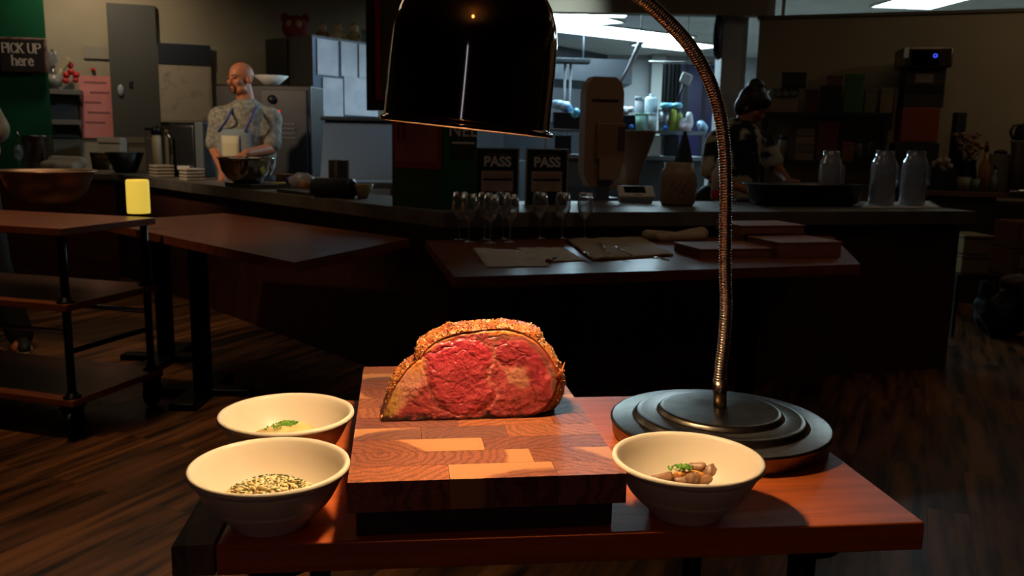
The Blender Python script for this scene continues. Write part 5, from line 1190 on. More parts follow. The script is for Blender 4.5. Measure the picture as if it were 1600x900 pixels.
shelf_item(1286, 1311, 118, plane_pt(1298, 134, OFF-.04).z, mat('box_rose', (84, 58, 46), .7), 'carton', 'small rosy carton on top of the black carton', 'box', grp=G1)
shelf_item(1314, 1345, 116, zu, mat('box_green', (52, 84, 24), .6), 'carton', 'tall green box in the middle of the upper right shelf', 'box', grp=G1)
shelf_item(1347, 1366, 138, zu, mat('box_olive', (92, 84, 56), .7), 'carton', 'olive packet right of the green box', 'box', grp=G1)
shelf_item(1371, 1392, 137, zu, mat('box_cream', (112, 98, 70), .7), 'carton', 'cream packet at the right end of the upper right shelf', 'box', grp=G1)
G2 = 'boxes and tins on the lower shelf of the right wall unit'
shelf_item(1222, 1240, 212, zl, mat('jar_pale', (130, 118, 92), .5), 'storage_jar', 'pale round jar at the left of the lower right shelf', 'jar', 'jar', grp=G2)
for k in range(4): 
    zb_ = zl+.0+k*.068
    p = plane_pt(1258, 220, OFF-.04); p.z = zb_+.001; single('flat_box', G().box(-.075, .075, 0, .2, 0, .062, .003), mat('box_beige%d' % (k % 2), (124-20*(k % 2), 102-16*(k % 2), 76-12*(k % 2)), .8), p, ['lowest', 'second from the bottom', 'third from the bottom', 'topmost'][k]+' beige flat box of the four stacked on the lower shelf', 'box', YRs, G2)
shelf_item(1278, 1312, 190, zl, mat('box_red2', (84, 26, 18), .6), 'carton', 'tall dark red carton on the lower right shelf', 'box', grp=G2)
shelf_item(1318, 1338, 222, zl, mat('tin_orange', (104, 56, 20), .5), 'carton', 'orange brown carton right of the tall red carton', 'box', grp=G2)
shelf_item(1342, 1358, 218, zl, mat('tin_grey', (100, 94, 86), .5), 'storage_jar', 'grey canister on the lower right shelf', 'jar', 'jar', grp=G2)
shelf_item(1361, 1378, 214, zl, mat('tin_green', (60, 66, 52), .5), 'storage_jar', 'greenish canister near the right upright', 'jar', 'jar', grp=G2)
# back counter right
ba, bb = U(1405, 296, HC), U(1640, 303, HC); bd_ = Vector((WR_D[0], WR_D[1], 0)); ba2 = ba + bd_*.02; yb_ = yaw(bd_)
bl_ = (bb-ba2).length+1
ba2.z = 0; t = thing('back_counter', 'dark back counter with wooden edge along the right wall', 'counter', (ba2.x, ba2.y, 0), yb_)
obj('worktop', G().box(0, bl_, 0, .44, HC-.04, HC, .003), wood('back_top', (84, 58, 38), (110, 78, 50), .4), t)
for x_, x2_ in ((.02, .7), (1.7, bl_-.02)): obj('cabinet', G().box(x_+.01, x2_-.01, .03, .42, 0, HC-.04), mat('cab_dark', (34, 26, 20), .6), t)
yBk = lambda px, yb=292, back=.12: (lambda q: Vector((q.x, q.y, HC)))(PL(px, 250, (ba.x-bd_.y*back, ba.y+bd_.x*back), WR_D))
# dispenser tower with glowing blue ring
p = yBk(1433, back=.12); s = mpp(p); zt_ = D(1433, 74, p.y).z; zo = lambda y_: D(1433, y_, p.y).z
t = thing('water_dispenser', 'tall machine with chrome head and small blue light ring at the right wall', 'machine', p, yb_*.5)
obj('head_unit', G().box(-36*s, 34*s, -.06, .25, zo(106)-HC, zo(74)-HC, .015), mat('head_chrome', (120, 104, 88), .3, 1), t)
obj('black_front', G().box(-26*s, 14*s, -.068, -.06, zo(103)-HC, zo(78)-HC, .003), mat('screen_black', 0), t)
obj('light_ring', G().lathe([(3.0*s, -.002), (3.0*s, .003), (2.0*s, .003), (2.0*s, -.002), (3.0*s, -.002)], 20, M=Matrix.Translation((8*s, -.070, zo(88)-HC)) @ Matrix.Rotation(math.pi/2, 4, 'X')), mat('blue_led', (60, 80, 255), .4, emit=(70, 90, 255), es=1.4), t)
obj('spout', G().box(-37*s, -30*s, -.075, -.06, zo(92)-HC, zo(76)-HC, .004), white, t)
obj('column_body', G().box(-28*s, 30*s, 0, .2, zo(168)-HC, zo(106)-HC, .006), mat('tower_dark', (44, 36, 28), .5), t)
obj('paper_label', G().box(-14*s, 12*s, -.004, 0, zo(129)-HC, zo(115)-HC), mat('label_pale', (110, 96, 90), .7), t)
obj('dark_band', G().box(-26*s, 27*s, -.005, 0, zo(145)-HC, zo(132)-HC), black, t)
obj('orange_bin', G().box(-29*s, 26*s, -.02, .2, zo(222)-HC, zo(168)-HC, .008), mat('bin_orange', (120, 48, 26), .5), t, label='orange-red bin section')
obj('stand', G().box(-34*s, 30*s, -.01, .2, 0, zo(223)-HC, .004), mat('stand_dark', (26, 22, 18), .6), t)
# dried flowers, bottles, boxes, coffee maker
p = yBk(1514, back=.22); s = mpp(p)
t = thing('dried_flowers', 'bunch of dried flowers in a dark vase on the back counter', 'flowers', p)
obj('vase', G().lathe([(0, 0), (12*s, 0), (14*s, 20*s), (10*s, 44*s), (12*s, 48*s), (9*s, 46*s), (0, 40*s)], 20), mat('vase_dark', (34, 36, 40), .3), t)
g = G()
for k in range(26):
    a_ = rr.uniform(0, 6.28); d_ = rr.uniform(4, 28)*s; z_ = rr.uniform(58, 92)*s; x_, y_ = d_*math.cos(a_), d_*math.sin(a_)*.6; g.tube([(0, 0, 42*s), (x_*.6, y_*.6, z_*.8), (x_, y_, z_)], .003, 5); g.ell((x_, y_, z_), (5*s, 5*s, 3.6*s), 1, nz=.3, seed=k)
obj('blooms', g, mat('dried_bloom', (150, 118, 96), .9, col2=(100, 70, 56), scale=30), t, kind='stuff')
p = yBk(1493, back=.34); s = mpp(p); single('knife_block', G().box(-8*s, 8*s, -.03, .04, 0, 118*s, .004), black, p, 'black upright holder behind the dried flowers', 'holder')
p = yBk(1476, back=.04); s = mpp(p); t = thing('napkin_bin', 'black bin heaped with white packets beside the jugs', 'bin', p, yb_)
obj('bin_body', G().box(-18*s, 18*s, -.02, .16, 0, 32*s, .004), black, t); g = G(); [g.ell((rr.uniform(-13, 13)*s, rr.uniform(0, .12), rr.uniform(36, 46)*s), (7*s, .03, 6*s), 1, nz=.3, seed=k) for k in range(9)]; obj('packets', g, mat('packet_pale', (150, 132, 118), .6), t, kind='stuff')
for px, h_, w_, c_, c2, lb, nm in [(1509, 22, 22, (110, 104, 80), None, 'pale bowl of goods left of the amber bottle', 'container'), (1528, 20, 16, (84, 100, 72), None, 'greenish tub beside the amber bottle', 'container'), (1540, 78, 16, (130, 84, 30), (90, 24, 16), 'amber bottle with long red neck on the back counter', 'bottle'), (1557, 44, 12, (110, 110, 104), (30, 16, 14), 'small clear bottle in front of the white carton', 'bottle')]:
    p = yBk(px, back=.05); s = mpp(p); r_ = w_*s/2; h = h_*s
    if c2: 
        t = thing(nm, lb, nm, p, 0, 'things on the back counter'); obj('bottle_body', G().lathe([(0, 0), (r_, 0), (r_, h*.5), (r_*.4, h*.65), (r_*.35, h*.8), (0, h*.8)], 18), mat('bt%d' % px, c_, .25), t); obj('cap', G().lathe([(0, h*.8), (r_*.42, h*.8), (r_*.36, h), (0, h)], 14), mat('btc%d' % px, c2, .4), t)
    else: single(nm, G().lathe([(0, 0), (r_*.8, 0), (r_, h), (r_*.9, h), (r_*.7, h*.2), (0, h*.2)], 20), mat('bt%d' % px, c_, .5), p, lb, nm, 0, 'things on the back counter')
p = yBk(1563, back=.22); s = mpp(p); t = thing('carton', 'white carton with dark cap right of the amber bottle', 'carton', p, yb_)
obj('carton_body', G().box(-14*s, 14*s, -.03, .07, 0, 58*s, .004), mat('carton_cream', (128, 118, 92), .6), t); obj('dark_lid', G().ell((0, .02, 60*s), (10*s, .04, 5*s), 2), black, t); obj('dark_side', G().box(14*s, 19*s, -.03, .07, 0, 54*s), black, t)
p = yBk(1604, back=.08); s = mpp(p)
t = thing('coffee_maker', 'coffee maker cut off by the right edge of the frame', 'coffee maker', p, 0)
obj('machine_base', G().lathe([(0, 0), (26*s, 0), (26*s, 6*s), (0, 6*s)], 28), chrome, t); obj('body', G().lathe([(0, 6*s), (24*s, 6*s), (22*s, 60*s), (24*s, 76*s), (26*s, 80*s), (0, 80*s)], 28), mat('maker_tan', (110, 94, 78), .3, .5), t)
obj('dark_panel', G().box(-13*s, 13*s, -25.5*s, -20*s, 12*s, 66*s, .01), mat('screen_black', 0), t); obj('pot', G().lathe([(0, 81*s), (22*s, 81*s), (20*s, 100*s), (10*s, 108*s), (0, 108*s)], 24), black, t)
obj('pot_handle', G().tube([(-16*s, 0, 104*s), (-26*s, 0, 103*s), (-30*s, 0, 94*s), (-26*s, 0, 84*s), (-20*s, 0, 83*s)], 2.2*s, 8), black, t)
# storage under and beside the back counter
st = D(1530, 430, 5.6)
p = U(1530, 548, 0); 
def flo(px, py): return U(px, py, 0)
yS = 5.55
p = D(1528, 430, yS); zb_ = p.z; s = mpp(p)
rk = thing('storage_rack', 'low dark rack holding cream bins at the right end of the bar', 'rack', (p.x, p.y, 0), 0)
obj('rack_shelf', G().box(-32*s, 34*s, 0, .35, zb_-.03, zb_), mat('rack_dark', (30, 24, 20), .6), rk)
for q in (-31*s, 31*s): obj('rack_leg', G().box(q, q+.02, .01, .03, 0, zb_-.03), mat('rack_dark', 0), rk)
for k, lb in enumerate(('lower cream plastic bin on the low rack', 'upper cream plastic bin with flat lid on the low rack')):
    t = thing('storage_bin', lb, 'bin', (p.x, p.y+.03, zb_+k*31*s), 0, 'cream bins on the low rack'); obj('bin_body', G().box(-23*s, 22*s, 0, .28, 0, 26*s, .01), mat('bin_cream', (150, 128, 76), .5), t); obj('bin_lid', G().box(-25*s, 25*s, -.01, .29, 26*s, 30*s, .004), mat('bin_lid', (128, 108, 66), .5), t)
for k, lb in enumerate(('lower cardboard box at the right edge of the frame', 'upper cardboard box at the right edge of the frame')):
    p2 = D(1606, 432, 6.2); t = thing('cardboard_box', lb, 'box', (p2.x, p2.y, (p2.z if k == 0 else p2.z+48*s)), 0, 'cardboard boxes at the right edge'); obj('box_body', G().box(-28*s, 40*s, 0, .3, 0, 46*s, .003), mat('carton_brown', (110, 66, 38), .8), t); obj('label', G().box(-18*s, -2*s, -.003, 0, 14*s, 36*s), mat('label_grey', (140, 120, 100), .7), t)
    if k == 0: t_b = thing('stool', 'dark stool under the cardboard boxes', 'stool', (p2.x, p2.y, 0)); obj('stool_top', G().box(-30*s, 42*s, 0, .3, p2.z-.03, p2.z-.001), mat('rack_dark', 0), t_b); [obj('stool_leg', G().box(a_, a_+.03, .02, .05, 0, p2.z-.03), mat('rack_dark', 0), t_b) for a_ in (-28*s, 38*s)]
p = flo(1568, 528); s = mpp(p)
t = thing('trash_bag', 'black full trash bag on the floor at the right end of the bar', 'bag', p)
bg_ = G().ell((0, .05, 40*s), (42*s, .16, 42*s), 4, nz=.12, nsc=3)
for v in bg_.bm.verts: v.co.z = max(v.co.z, .003)
obj('bag_body', bg_, mat('bag_black', (8, 8, 9), .35), t)
obj('bag_knot', G().ell((-6*s, .05, 78*s), (8*s, .03, 6*s), 2, nz=.3), mat('bag_black', 0), t)
single('cloth', G().ell((0, 0, 0), (24*s, .07, 10*s), 3, nz=.25, nsc=3), mat('cloth_mauve', (120, 104, 106), .9), p+Vector((14*s, .02, 90*s)), 'pale mauve cloth lying on the black trash bag', 'cloth')
p = flo(1530, 505); s = mpp(p)
single('plastic_bag', G().cap((0, 0, 10*s), (4*s, .02, 62*s), 9*s, 7*s, 3), mat('bag_teal', (40, 56, 54), .5), p, 'grey green plastic bag hanging beside the trash bag', 'bag')

# ================================================================== KITCHEN BEYOND THE PASS
kwht = mat('kitchen_white', (190, 205, 215), .5); kst = mat('kitchen_steel', (120, 128, 136), .35, .7)
KY = 8.9
def K(px, py, Y=KY): return D(px, py, Y)
# steel shelf table
zA = K(980, 203).z; xa, xb = K(848, 203).x, K(1105, 203).x
t = thing('steel_pass_shelf', 'long steel shelf full of tubs beyond the pass opening', 'shelf', ((xa+xb)/2, KY, 0)); hw = (xb-xa)/2
obj('top_shelf', G().box(-hw, hw, 0, .45, zA-.03, zA, .003), kst, t)
zB_ = K(980, 243).z; obj('worktop', G().box(-hw, hw, -.1, .6, zB_-.04, zB_, .003), kst, t)
obj('drawer_front', G().box(-hw, hw, 0, .55, .007, zB_-.04), mat('kitchen_dark', (58, 66, 74), .4), t)
for q in (-hw+.02, -.1, hw-.04): obj('upright', G().box(q, q+.025, .02, .05, zB_, zA-.03), kst, t)
def kitem(kind, x0_, x1_, ytop, m, name, lb, cat, grp='tubs on the kitchen shelf', back=.12, z=None):
    a_, b_ = K(x0_, 190, KY+back), K(x1_, 190, KY+back); c = (a_+b_)/2; w = b_.x-a_.x; zz_ = zA if z is None else z; h = K((x0_+x1_)/2, ytop, KY+back).z-zz_; p = Vector((c.x, c.y, zz_+.001))
    if kind == 'tub':
        t = thing(name, lb, cat, p, 0, grp); obj('tub', G().lathe([(0, 0), (w*.42, 0), (w*.5, h*.9), (0, h*.9)], 20), m, t); obj('lid', G().lathe([(0, h*.9), (w*.53, h*.9), (w*.53, h), (0, h)], 20), m, t)
    elif kind == 'bottle':
        t = thing(name, lb, cat, p, 0, grp); obj('bottle_body', G().lathe([(0, 0), (w/2, 0), (w/2, h*.84), (w*.36, h*.92), (0, h*.92)], 20), m, t); obj('cap', G().lathe([(0, h*.92), (w*.16, h*.92), (w*.16, h), (0, h)], 12), m, t)
    elif kind == 'bag': 
        g = G(); [g.ell((rr.uniform(-.33, .33)*w, rr.uniform(-.05, .05), h*rr.uniform(.3, .6)), (w*.24, .06, h*.34), 2, nz=.25, nsc=3, seed=k) for k in range(5)]; single(name, g, m, p, lb, cat, 0, grp)
    elif kind == 'bin':
        single(name, G().box(-w/2, w/2, -.06, .1, 0, h, .006), m, p, lb, cat, 0, grp)
    return p.z+h
bagm = mat('bag_paleblue', (150, 190, 225), .35); bagw = mat('bag_film_white', (200, 215, 225), .35)
zb1 = kitem('bin', 864, 906, 176, mat('bin_navy', (14, 20, 32), .4), 'black_bin', 'dark bin under the blue bags at the left of the kitchen shelf', 'bin')
kitem('bag', 858, 902, 154, bagm, 'plastic_bag', 'pale blue bags heaped on the dark bin', 'bag', z=zb1)
kitem('bag', 892, 912, 168, mat('bag_cyan', (90, 180, 220), .35), 'plastic_bag', 'cyan bag drooping at the right side of the dark bin', 'bag', z=zb1-.06, back=.02)
zb2 = kitem('bin', 972, 992, 180, mat('bin_navy', 0), 'black_bin', 'dark bin right of the sanitizer dispenser', 'bin')
kitem('bag', 964, 990, 165, bagw, 'plastic_bag', 'white bag on the dark bin right of the dispenser', 'bag', z=zb2)
kitem('tub', 991, 1006, 151, mat('tub_grey', (130, 136, 142), .5), 'deli_tub', 'tall grey tub left of the white bottle', 'tub', back=.3)
kitem('bottle', 1006, 1026, 147, mat('white_bottle', (205, 225, 235), .4), 'white_bottle', 'large white bottle in the middle of the kitchen shelf', 'bottle', back=.2)
kitem('tub', 992, 1010, 177, mat('tub_mint', (150, 205, 190), .5), 'deli_tub', 'mint green tub below the white bottle', 'tub', back=.05)
kitem('tub', 1010, 1026, 177, mat('tub_ice', (180, 205, 215), .5), 'deli_tub', 'icy white tub right of the mint tub', 'tub', back=.05)
zb3 = kitem('tub', 1028, 1046, 170, kst, 'steel_canister', 'steel canister wearing a light blue cloth cap', 'canister')
kitem('bag', 1026, 1062, 157, mat('cap_sky', (120, 200, 225), .5), 'cloth_cover', 'sky blue cloth draped over the steel canister', 'cloth', z=zb3)
kitem('bottle', 1046, 1057, 168, mat('bottle_lime', (180, 200, 90), .4), 'squeeze_bottle', 'lime yellow squeeze bottle right of the steel canister', 'bottle')
kitem('bottle', 1058, 1066, 175, mat('bottle_lime2', (190, 210, 130), .4), 'squeeze_bottle', 'smaller pale lime bottle beside the bags', 'bottle')
kitem('bag', 1062, 1084, 173, bagw, 'plastic_bag', 'white bag near the neck of the lamp', 'bag')
kitem('tub', 1064, 1082, 190, mat('tub_pink', (215, 200, 215), .5), 'deli_tub', 'low pinkish white tub under the white bag', 'tub', back=.03)
kitem('bag', 1086, 1110, 186, bagm, 'plastic_bag', 'pale blue bag at the right end of the kitchen shelf', 'bag')
for px, lb in ((987, 'blue round tag hanging under the kitchen shelf, left'), (1040, 'blue round tag hanging under the kitchen shelf, right')):
    p = K(px, 198 if px < 1000 else 200, KY-.01); single('blue_tag', G().ell((0, 0, 0), (.024, .01, .024), 2), mat('tag_blue', (30, 110, 210), .4), p, lb, 'tag', 0, 'blue tags')
kitem('bin', 1015, 1033, 212, kwht, 'white_bin', 'white container under the kitchen shelf', 'container', z=zB_, back=.2)
kitem('bin', 1038, 1060, 212, mat('bin_navy', 0), 'black_machine', 'black device under the kitchen shelf right of the white container', 'machine', z=zB_, back=.2)
kitem('bin', 868, 893, 212, mat('bin_navy', 0), 'black_machine', 'black device under the kitchen shelf near the lamp shade', 'machine', z=zB_, back=.2)
# lower work table lit behind terminal
p = K(1010, 300, 8.2); 
# range hood and shelving on the kitchen's left side
hp = D(905, 120, 10.4)
t = thing('range_hood', 'grey steel range hood hanging under the kitchen ceiling at the left', 'range hood', (hp.x-.5, 10.6, 0))
obj('hood_canopy', G().prism([(-.6, 0, D(900, 88, 10.6).z), (-.6, 0, D(900, 118, 10.6).z), (1.15, 0, D(900, 130, 10.6).z), (1.15, 0, D(900, 92, 10.6).z)], (0, 1.6, 0)), mat('hood_grey', (44, 48, 54), .45), t)
[obj('hanger_rod', G().tube([(q_, .6, D(900, 92, 10.6).z-.02), (q_, .6, KC)], .01, 6), mat('hood_grey', 0), t) for q_ in (-.3, .6)]
t = thing('stove', 'dark stove line under the range hood', 'stove', (hp.x-.3, 10.7, 0))
obj('stove_body', G().box(-.6, 1.25, 0, .9, 0, 1.0, .01), mat('stove_steel', (70, 76, 82), .35, .5), t); obj('back_splash', G().box(-.6, 1.25, .88, .9, 1.0, 1.5), mat('splash_steel', (96, 104, 112), .3, .6), t)
for k in range(3): obj('knob', G().ell((-.2+.5*k, -.02, .9), (.03, .03, .03), 1), black, t)
t = thing('pot_rack', 'dark wall rack with hanging post left in the kitchen', 'rack', (D(880, 90, 9.6).x, 9.6, 0))
obj('rack_shelf', G().box(-.25, .30, 0, .3, D(880, 92, 9.6).z-.03, D(880, 92, 9.6).z), mat('rack_black', (22, 26, 30), .5), t)
for q in (.03, .09): obj('rack_post', G().tube([(q, .1, 1.0), (q, .1, D(880, 92, 9.6).z-.03)], .014, 8), mat('rack_grey', (110, 116, 122), .4), t)
obj('rack_base', G().box(-.1, .3, 0, .3, 0, 1.0), mat('rack_black', 0), t)
# window and curtain at the back
px0, px1 = D(1042, 150, KB).x, D(1128, 150, KB).x
wv = struct('window_3', G().box(px0, px1, KB-.03, KB-.01, .9, D(1080, 98, KB).z-.03), mat('night_window', (16, 20, 46), .2, emit=(30, 34, 80), es=.25))
g = G(); [g.box(x_-.03, x_+.03, KB-.06, KB-.03, .9, D(1080, 98, KB).z-.03) for x_ in (px0, (px0*2+px1)/3, (px0+px1*2)/3, px1)]; obj('mullion', g, black, wv)
struct('trim_4', G().box(D(1019, 100, KB-.3).x, D(1041, 100, KB-.3).x, KB-.3, KB, 0, KC), mat('post_paint', (150, 154, 150), .6))
p = D(1052, 130, 10.5)
t = thing('curtain', 'tall dark strip curtain near the kitchen window', 'curtain', (D(1050, 120, 11).x, 11, 0))
obj('curtain_cloth', G().prism([(-.10+.02*math.sin(k*1.9), .02*math.sin(k*2.3)+.0, .5) if False else (-.12+.24*k/16, .02*math.sin(k*1.9), .6) for k in range(17)]+[(.12-.24*k/16, .02*math.sin((16-k)*1.9)+.01, .6) for k in range(17)], (0, 0, D(1050, 97, 11).z-.62)), mat('curtain_dark', (14, 16, 20), .8), t)
obj('rod', G().tube([(-.3, 0, D(1050, 97, 11).z), (.5, 0, D(1050, 97, 11).z)], .012, 8), steel_d, t)
# hanging hose / pole and paper clip
za = D(1001, 66, 8.6); zb_ = D(966, 134, 8.6)
t = thing('hanging_hose', 'pale flat hose hanging from the kitchen ceiling to the dispenser top', 'hose', za)
v = zb_-za
obj('hose', G().tube([Vector((0, 0, 0)), v*.3+Vector((.01, 0, 0)), v*.65+Vector((.015, 0, 0)), v], [.03, .026, .022, .012], 10), mat('hose_white', (185, 190, 205), .4), t)
obj('hanger_rod', G().tube([(0, 0, 0), (0, 0, KC-za.z)], .006, 6), steel_d, t)
p = D(1072, 123, 8.6)
t = thing('hanging_tag', 'white square tag on a dark strap hanging left of the lamp neck', 'tag', p, 0)
obj('tag_block', G().box(-.055, .055, -.02, .02, -.055, .055, .02, M=Matrix.Rotation(.35, 4, 'Y')), mat('tag_white', (190, 195, 198), .5), t)
obj('strap', G().tube([(-.02, .01, -.05), (-.07, .01, -.22)], .012, 8).tube([(0, .01, .04), (0, .01, KC-p.z)], .004, 6), mat('strap_dark', (34, 36, 42), .6), t)
p = D(1123, 58, 7.95)
t = thing('wall_clock', 'dark round wall clock seen edge-on at the right of the pass', 'clock', p, math.radians(68))
M = Matrix.Rotation(math.pi/2, 4, 'X'); obj('clock_case', G().lathe([(0, -.02), (.19, -.02), (.2, 0), (.19, .02), (0, .02)], 36, M=M), black, t); obj('dial', G().lathe([(0, .021), (.17, .021), (.17, .024), (0, .024)], 32, M=M), mat('clock_dial', (60, 62, 66), .5), t)
p = D(1150, 40, 7.9)

# ================================================================== PEOPLE
def remesh(o, v, it=4):
    r = o.modifiers.new('remesh', 'REMESH'); r.mode = 'VOXEL'; r.voxel_size = v; r.use_smooth_shade = True
    m = o.modifiers.new('smooth', 'SMOOTH'); m.iterations = it; m.factor = .5
def head(g, M, hs=1.0, chin=1.0):
    """head around origin (centre of skull), facing -y, ~0.24 m tall"""
    e = lambda c, r: g.ell((M @ Vector(c)), tuple(x*hs for x in r), 3, M.to_3x3().normalized())
    c = g.cap
    e((0, .012, .035), (.076, .093, .085)); e((0, -.018, -.035), (.062, .066, .070)); e((0, -.048, -.085), (.036*chin, .030, .026)); e((.028, -.025, -.07), (.034*chin, .045, .035)); e((-.028, -.025, -.07), (.034*chin, .045, .035))
    g.cap(M @ Vector((0, -.078, .012)), M @ Vector((0, -.103, -.022)), .010*hs, .013*hs)      # nose
    e((.013, -.090, -.027), (.009, .009, .008)); e((-.013, -.090, -.027), (.009, .009, .008))
    g.cap(M @ Vector((-.035, -.076, .022)), M @ Vector((.035, -.076, .022)), .011*hs, .011*hs)    # brow
    e((0, -.082, -.052), (.024, .010, .006)); e((0, -.080, -.063), (.020, .010, .007))             # lips
    e((.042, -.060, -.018), (.024, .022, .022)); e((-.042, -.060, -.018), (.024, .022, .022))       # cheeks
    for q in (-1, 1): e((q*.078, .012, -.008), (.010, .020, .032))                                   # ears
def hand(g, w, d, up, s=1.0, curl=.5):
    """palm at w pointing along d with five fingers"""
    w, d = Vector(w), Vector(d).normalized(); up = Vector(up); up = (up-d*up.dot(d)).normalized(); sd = d.cross(up)
    g.cap(w, w+d*.085*s, .026*s, .034*s); 
    for k, (o_, l_) in enumerate(((-.030, .072), (-.010, .080), (.010, .076), (.029, .060))):
        a_ = w+d*.095*s+sd*o_*s; b_ = a_+(d*(1-curl*.4)-up*curl*.6).normalized()*l_*.5*s; c_ = b_+(d*(1-curl)-up*curl*1.2).normalized()*l_*.5*s
        g.cap(a_, b_, .010*s, .009*s, 1); g.cap(b_, c_, .009*s, .007*s, 1)
    a_ = w+d*.03*s-sd*.03*s; b_ = a_+(d*.7-sd*.8).normalized()*.04*s; g.cap(a_, b_, .013*s, .011*s, 1); g.cap(b_, b_+(d-sd*.3-up*curl*.5).normalized()*.032*s, .011*s, .008*s, 1)
skin = mat('skin_tan', (186, 118, 80), .5, col2=(174, 106, 72), scale=12); 
# ---- man behind the bar
YM = 6.7
def m_(px, py, dY=0): return D(px, py, YM+dY)
base = m_(384, 150); person = thing('person', 'bald man in patterned grey shirt and light apron standing behind the bar', 'person', (base.x, YM, 0), 0)
B0 = Vector((base.x, YM, 0)); q = lambda px, py, dY=0: m_(px, py, dY)-B0
g = G(); hc = q(376, 124); Mh = Matrix.Translation(hc) @ Matrix.Rotation(math.radians(-32), 4, 'Z') @ Matrix.Rotation(math.radians(3), 4, 'X') @ Matrix.Scale(1.06, 4)
head(g, Mh, 1.06, 1.1)
g.cap(hc+Vector((.012, .02, -.05)), q(386, 172, .03), .062, .072)
shL, shR = q(346, 186, -.02), q(421, 187, .05)
g.cap(shL, shR, .075, .075); g.cap(q(384, 168, .03), shL, .06, .07); g.cap(q(384, 168, .03), shR, .06, .07); g.cap(q(385, 190, .03), q(385, 245, .03), .155, .18); g.cap(q(385, 245, .03), q(386, 290, .03), .18, .17)
elL, wrL = q(335, 232, -.02), q(349, 268, -.28); elR, wrR = q(424, 232, -.02), q(385, 240, -.34)
g.cap(shL, elL, .058, .046); g.cap(elL, wrL, .044, .031); g.cap(shR, elR, .058, .046); g.cap(elR, wrR, .045, .032)
hand(g, wrL, Vector((.03, -.16, -.16)), (0, -.3, 1), 1.0, .5); hand(g, wrR, (-.6, -.5, -.45), (0, -.3, 1), 1.0, .9)
zh = q(386, 290, .03).z
for sx_ in (-.11, .11): g.cap((sx_+.02, .03, zh-.04), (sx_+.02, .0, .50), .10, .066); g.cap((sx_+.02, .0, .50), (sx_+.02, .05, .10), .062, .045); g.cap((sx_+.02, .05, .06), (sx_+.02, -.12, .045), .045, .04)
body = obj('body', g, skin, person); remesh(body, .0075, 3)
# shirt
sh = G(); sh.cap(shL, shR, .100, .100, 3); sh.cap(q(384, 172, .03), shL, .085, .09, 3); sh.cap(q(384, 172, .03), shR, .085, .09, 3); sh.cap(shL+Vector((.04, 0, -.02)), q(372, 250, .03), .11, .17, 3); sh.cap(shR+Vector((-.04, 0, -.02)), q(396, 250, .03), .11, .17, 3); sh.cap(q(385, 186, .03), q(385, 245, .03), .165, .19, 3); sh.cap(q(385, 245, .03), q(386, 288, .03), .19, .19, 3); sh.cap(q(385, 163, .04), q(385, 182, .03), .078, .13, 3)
sh.cap(shL, shL.lerp(elL, .80), .088, .078, 3); sh.cap(shR, shR.lerp(elR, .80), .090, .082, 3)
shirt_m = mat('shirt_leaf', (146, 141, 126), .85, col2=(112, 110, 100), scale=38, thr=(.42, .58))
so_ = obj('shirt', sh, shirt_m, person); remesh(so_, .012, 5)
# collar
g = G(); cc_ = q(383, 164, -.01)
for sg in (-1, 1): g.prism([cc_+Vector((sg*.005-.02, -.105, -.05)), cc_+Vector((sg*.075-.015, -.06, .01)), cc_+Vector((sg*.085-.015, -.09, -.06)), cc_+Vector((sg*.04-.02, -.125, -.085))], (0, .012, .004))
obj('collar', g, mat('collar_m', (120, 118, 106), .85), person)
tr_ = G()
for sx_ in (-.11, .11): tr_.cap((sx_+.02, .03, zh-.02), (sx_+.02, .0, .50), .125, .09); tr_.cap((sx_+.02, .0, .50), (sx_+.02, .05, .10), .09, .075)
to = obj('trousers', tr_, mat('trouser_dark', (24, 24, 28), .8), person); remesh(to, .016, 3)
# apron: curved panel in front of the shirt
def strip(P, Q, n=12, th=.006):
    g = G(); R1 = []
    return g
ap = G(); rows = []; zt1, zt2 = q(373, 202).z, zh-.45
for k in range(17):
    z_ = zt1+(zt2-zt1)*k/16; half = .14 if k < 1 else (.15 if k < 4 else .20); row = []
    for j in range(15):
        a_ = -1+2*j/14; x_ = a_*half; R_ = .235 + .01*math.sin(a_*9)*(k/16)
        y_ = -math.sqrt(max(0, R_**2-x_**2))+.02; v = Matrix.Rotation(math.radians(-16), 3, 'Z') @ Vector((x_, y_, 0)); row.append(ap.bm.verts.new((v.x+q(386, 245, .03).x-.0, v.y+.03, z_)))
    rows.append(row)
for a_, b_ in zip(rows, rows[1:]):
    for j in range(14): ap._f([a_[j], a_[j+1], b_[j+1], b_[j]], True)
apo = obj('apron', ap, mat('apron_blue', (122, 134, 138), .8), person); apo.modifiers.new('t', 'SOLIDIFY').thickness = .006
ax = lambda a_, z_, R_=.242: (Matrix.Rotation(math.radians(-16), 3, 'Z') @ Vector((a_, -math.sqrt(R_**2-a_**2)+.02, 0)))+Vector((q(386, 245, .03).x, .03, z_))
strapm = mat('strap_blue', (62, 68, 128), .7)
for sg, topx in ((-1, q(360, 172, -.12)), (1, q(398, 168, -.10))):
    pts = [ax(sg*.115, zt1-.02), q((354, 391)[sg > 0], 188, (-.20, -.19)[sg > 0]), q((360, 397)[sg > 0], 176, (-.14, -.13)[sg > 0]), q((366, 401)[sg > 0], 167, (-.07, -.05)[sg > 0])]
    obj('apron_strap', G().tube(catmull([Vector(p_) for p_ in pts], 6), .009, 8), strapm, person)
pp_ = G(); pr = [[pp_.bm.verts.new(ax(-.075+.15*j/6, zt1-.05-.20*k/3, .247)) for j in range(7)] for k in range(4)]
for a_, b_ in zip(pr, pr[1:]):
    for j in range(6): pp_._f([a_[j], a_[j+1], b_[j+1], b_[j]], True)
po_ = obj('apron_print', pp_, mat('print_cream', (190, 180, 146), .7), person); po_.modifiers.new('t', 'SOLIDIFY').thickness = .003
fc = G()
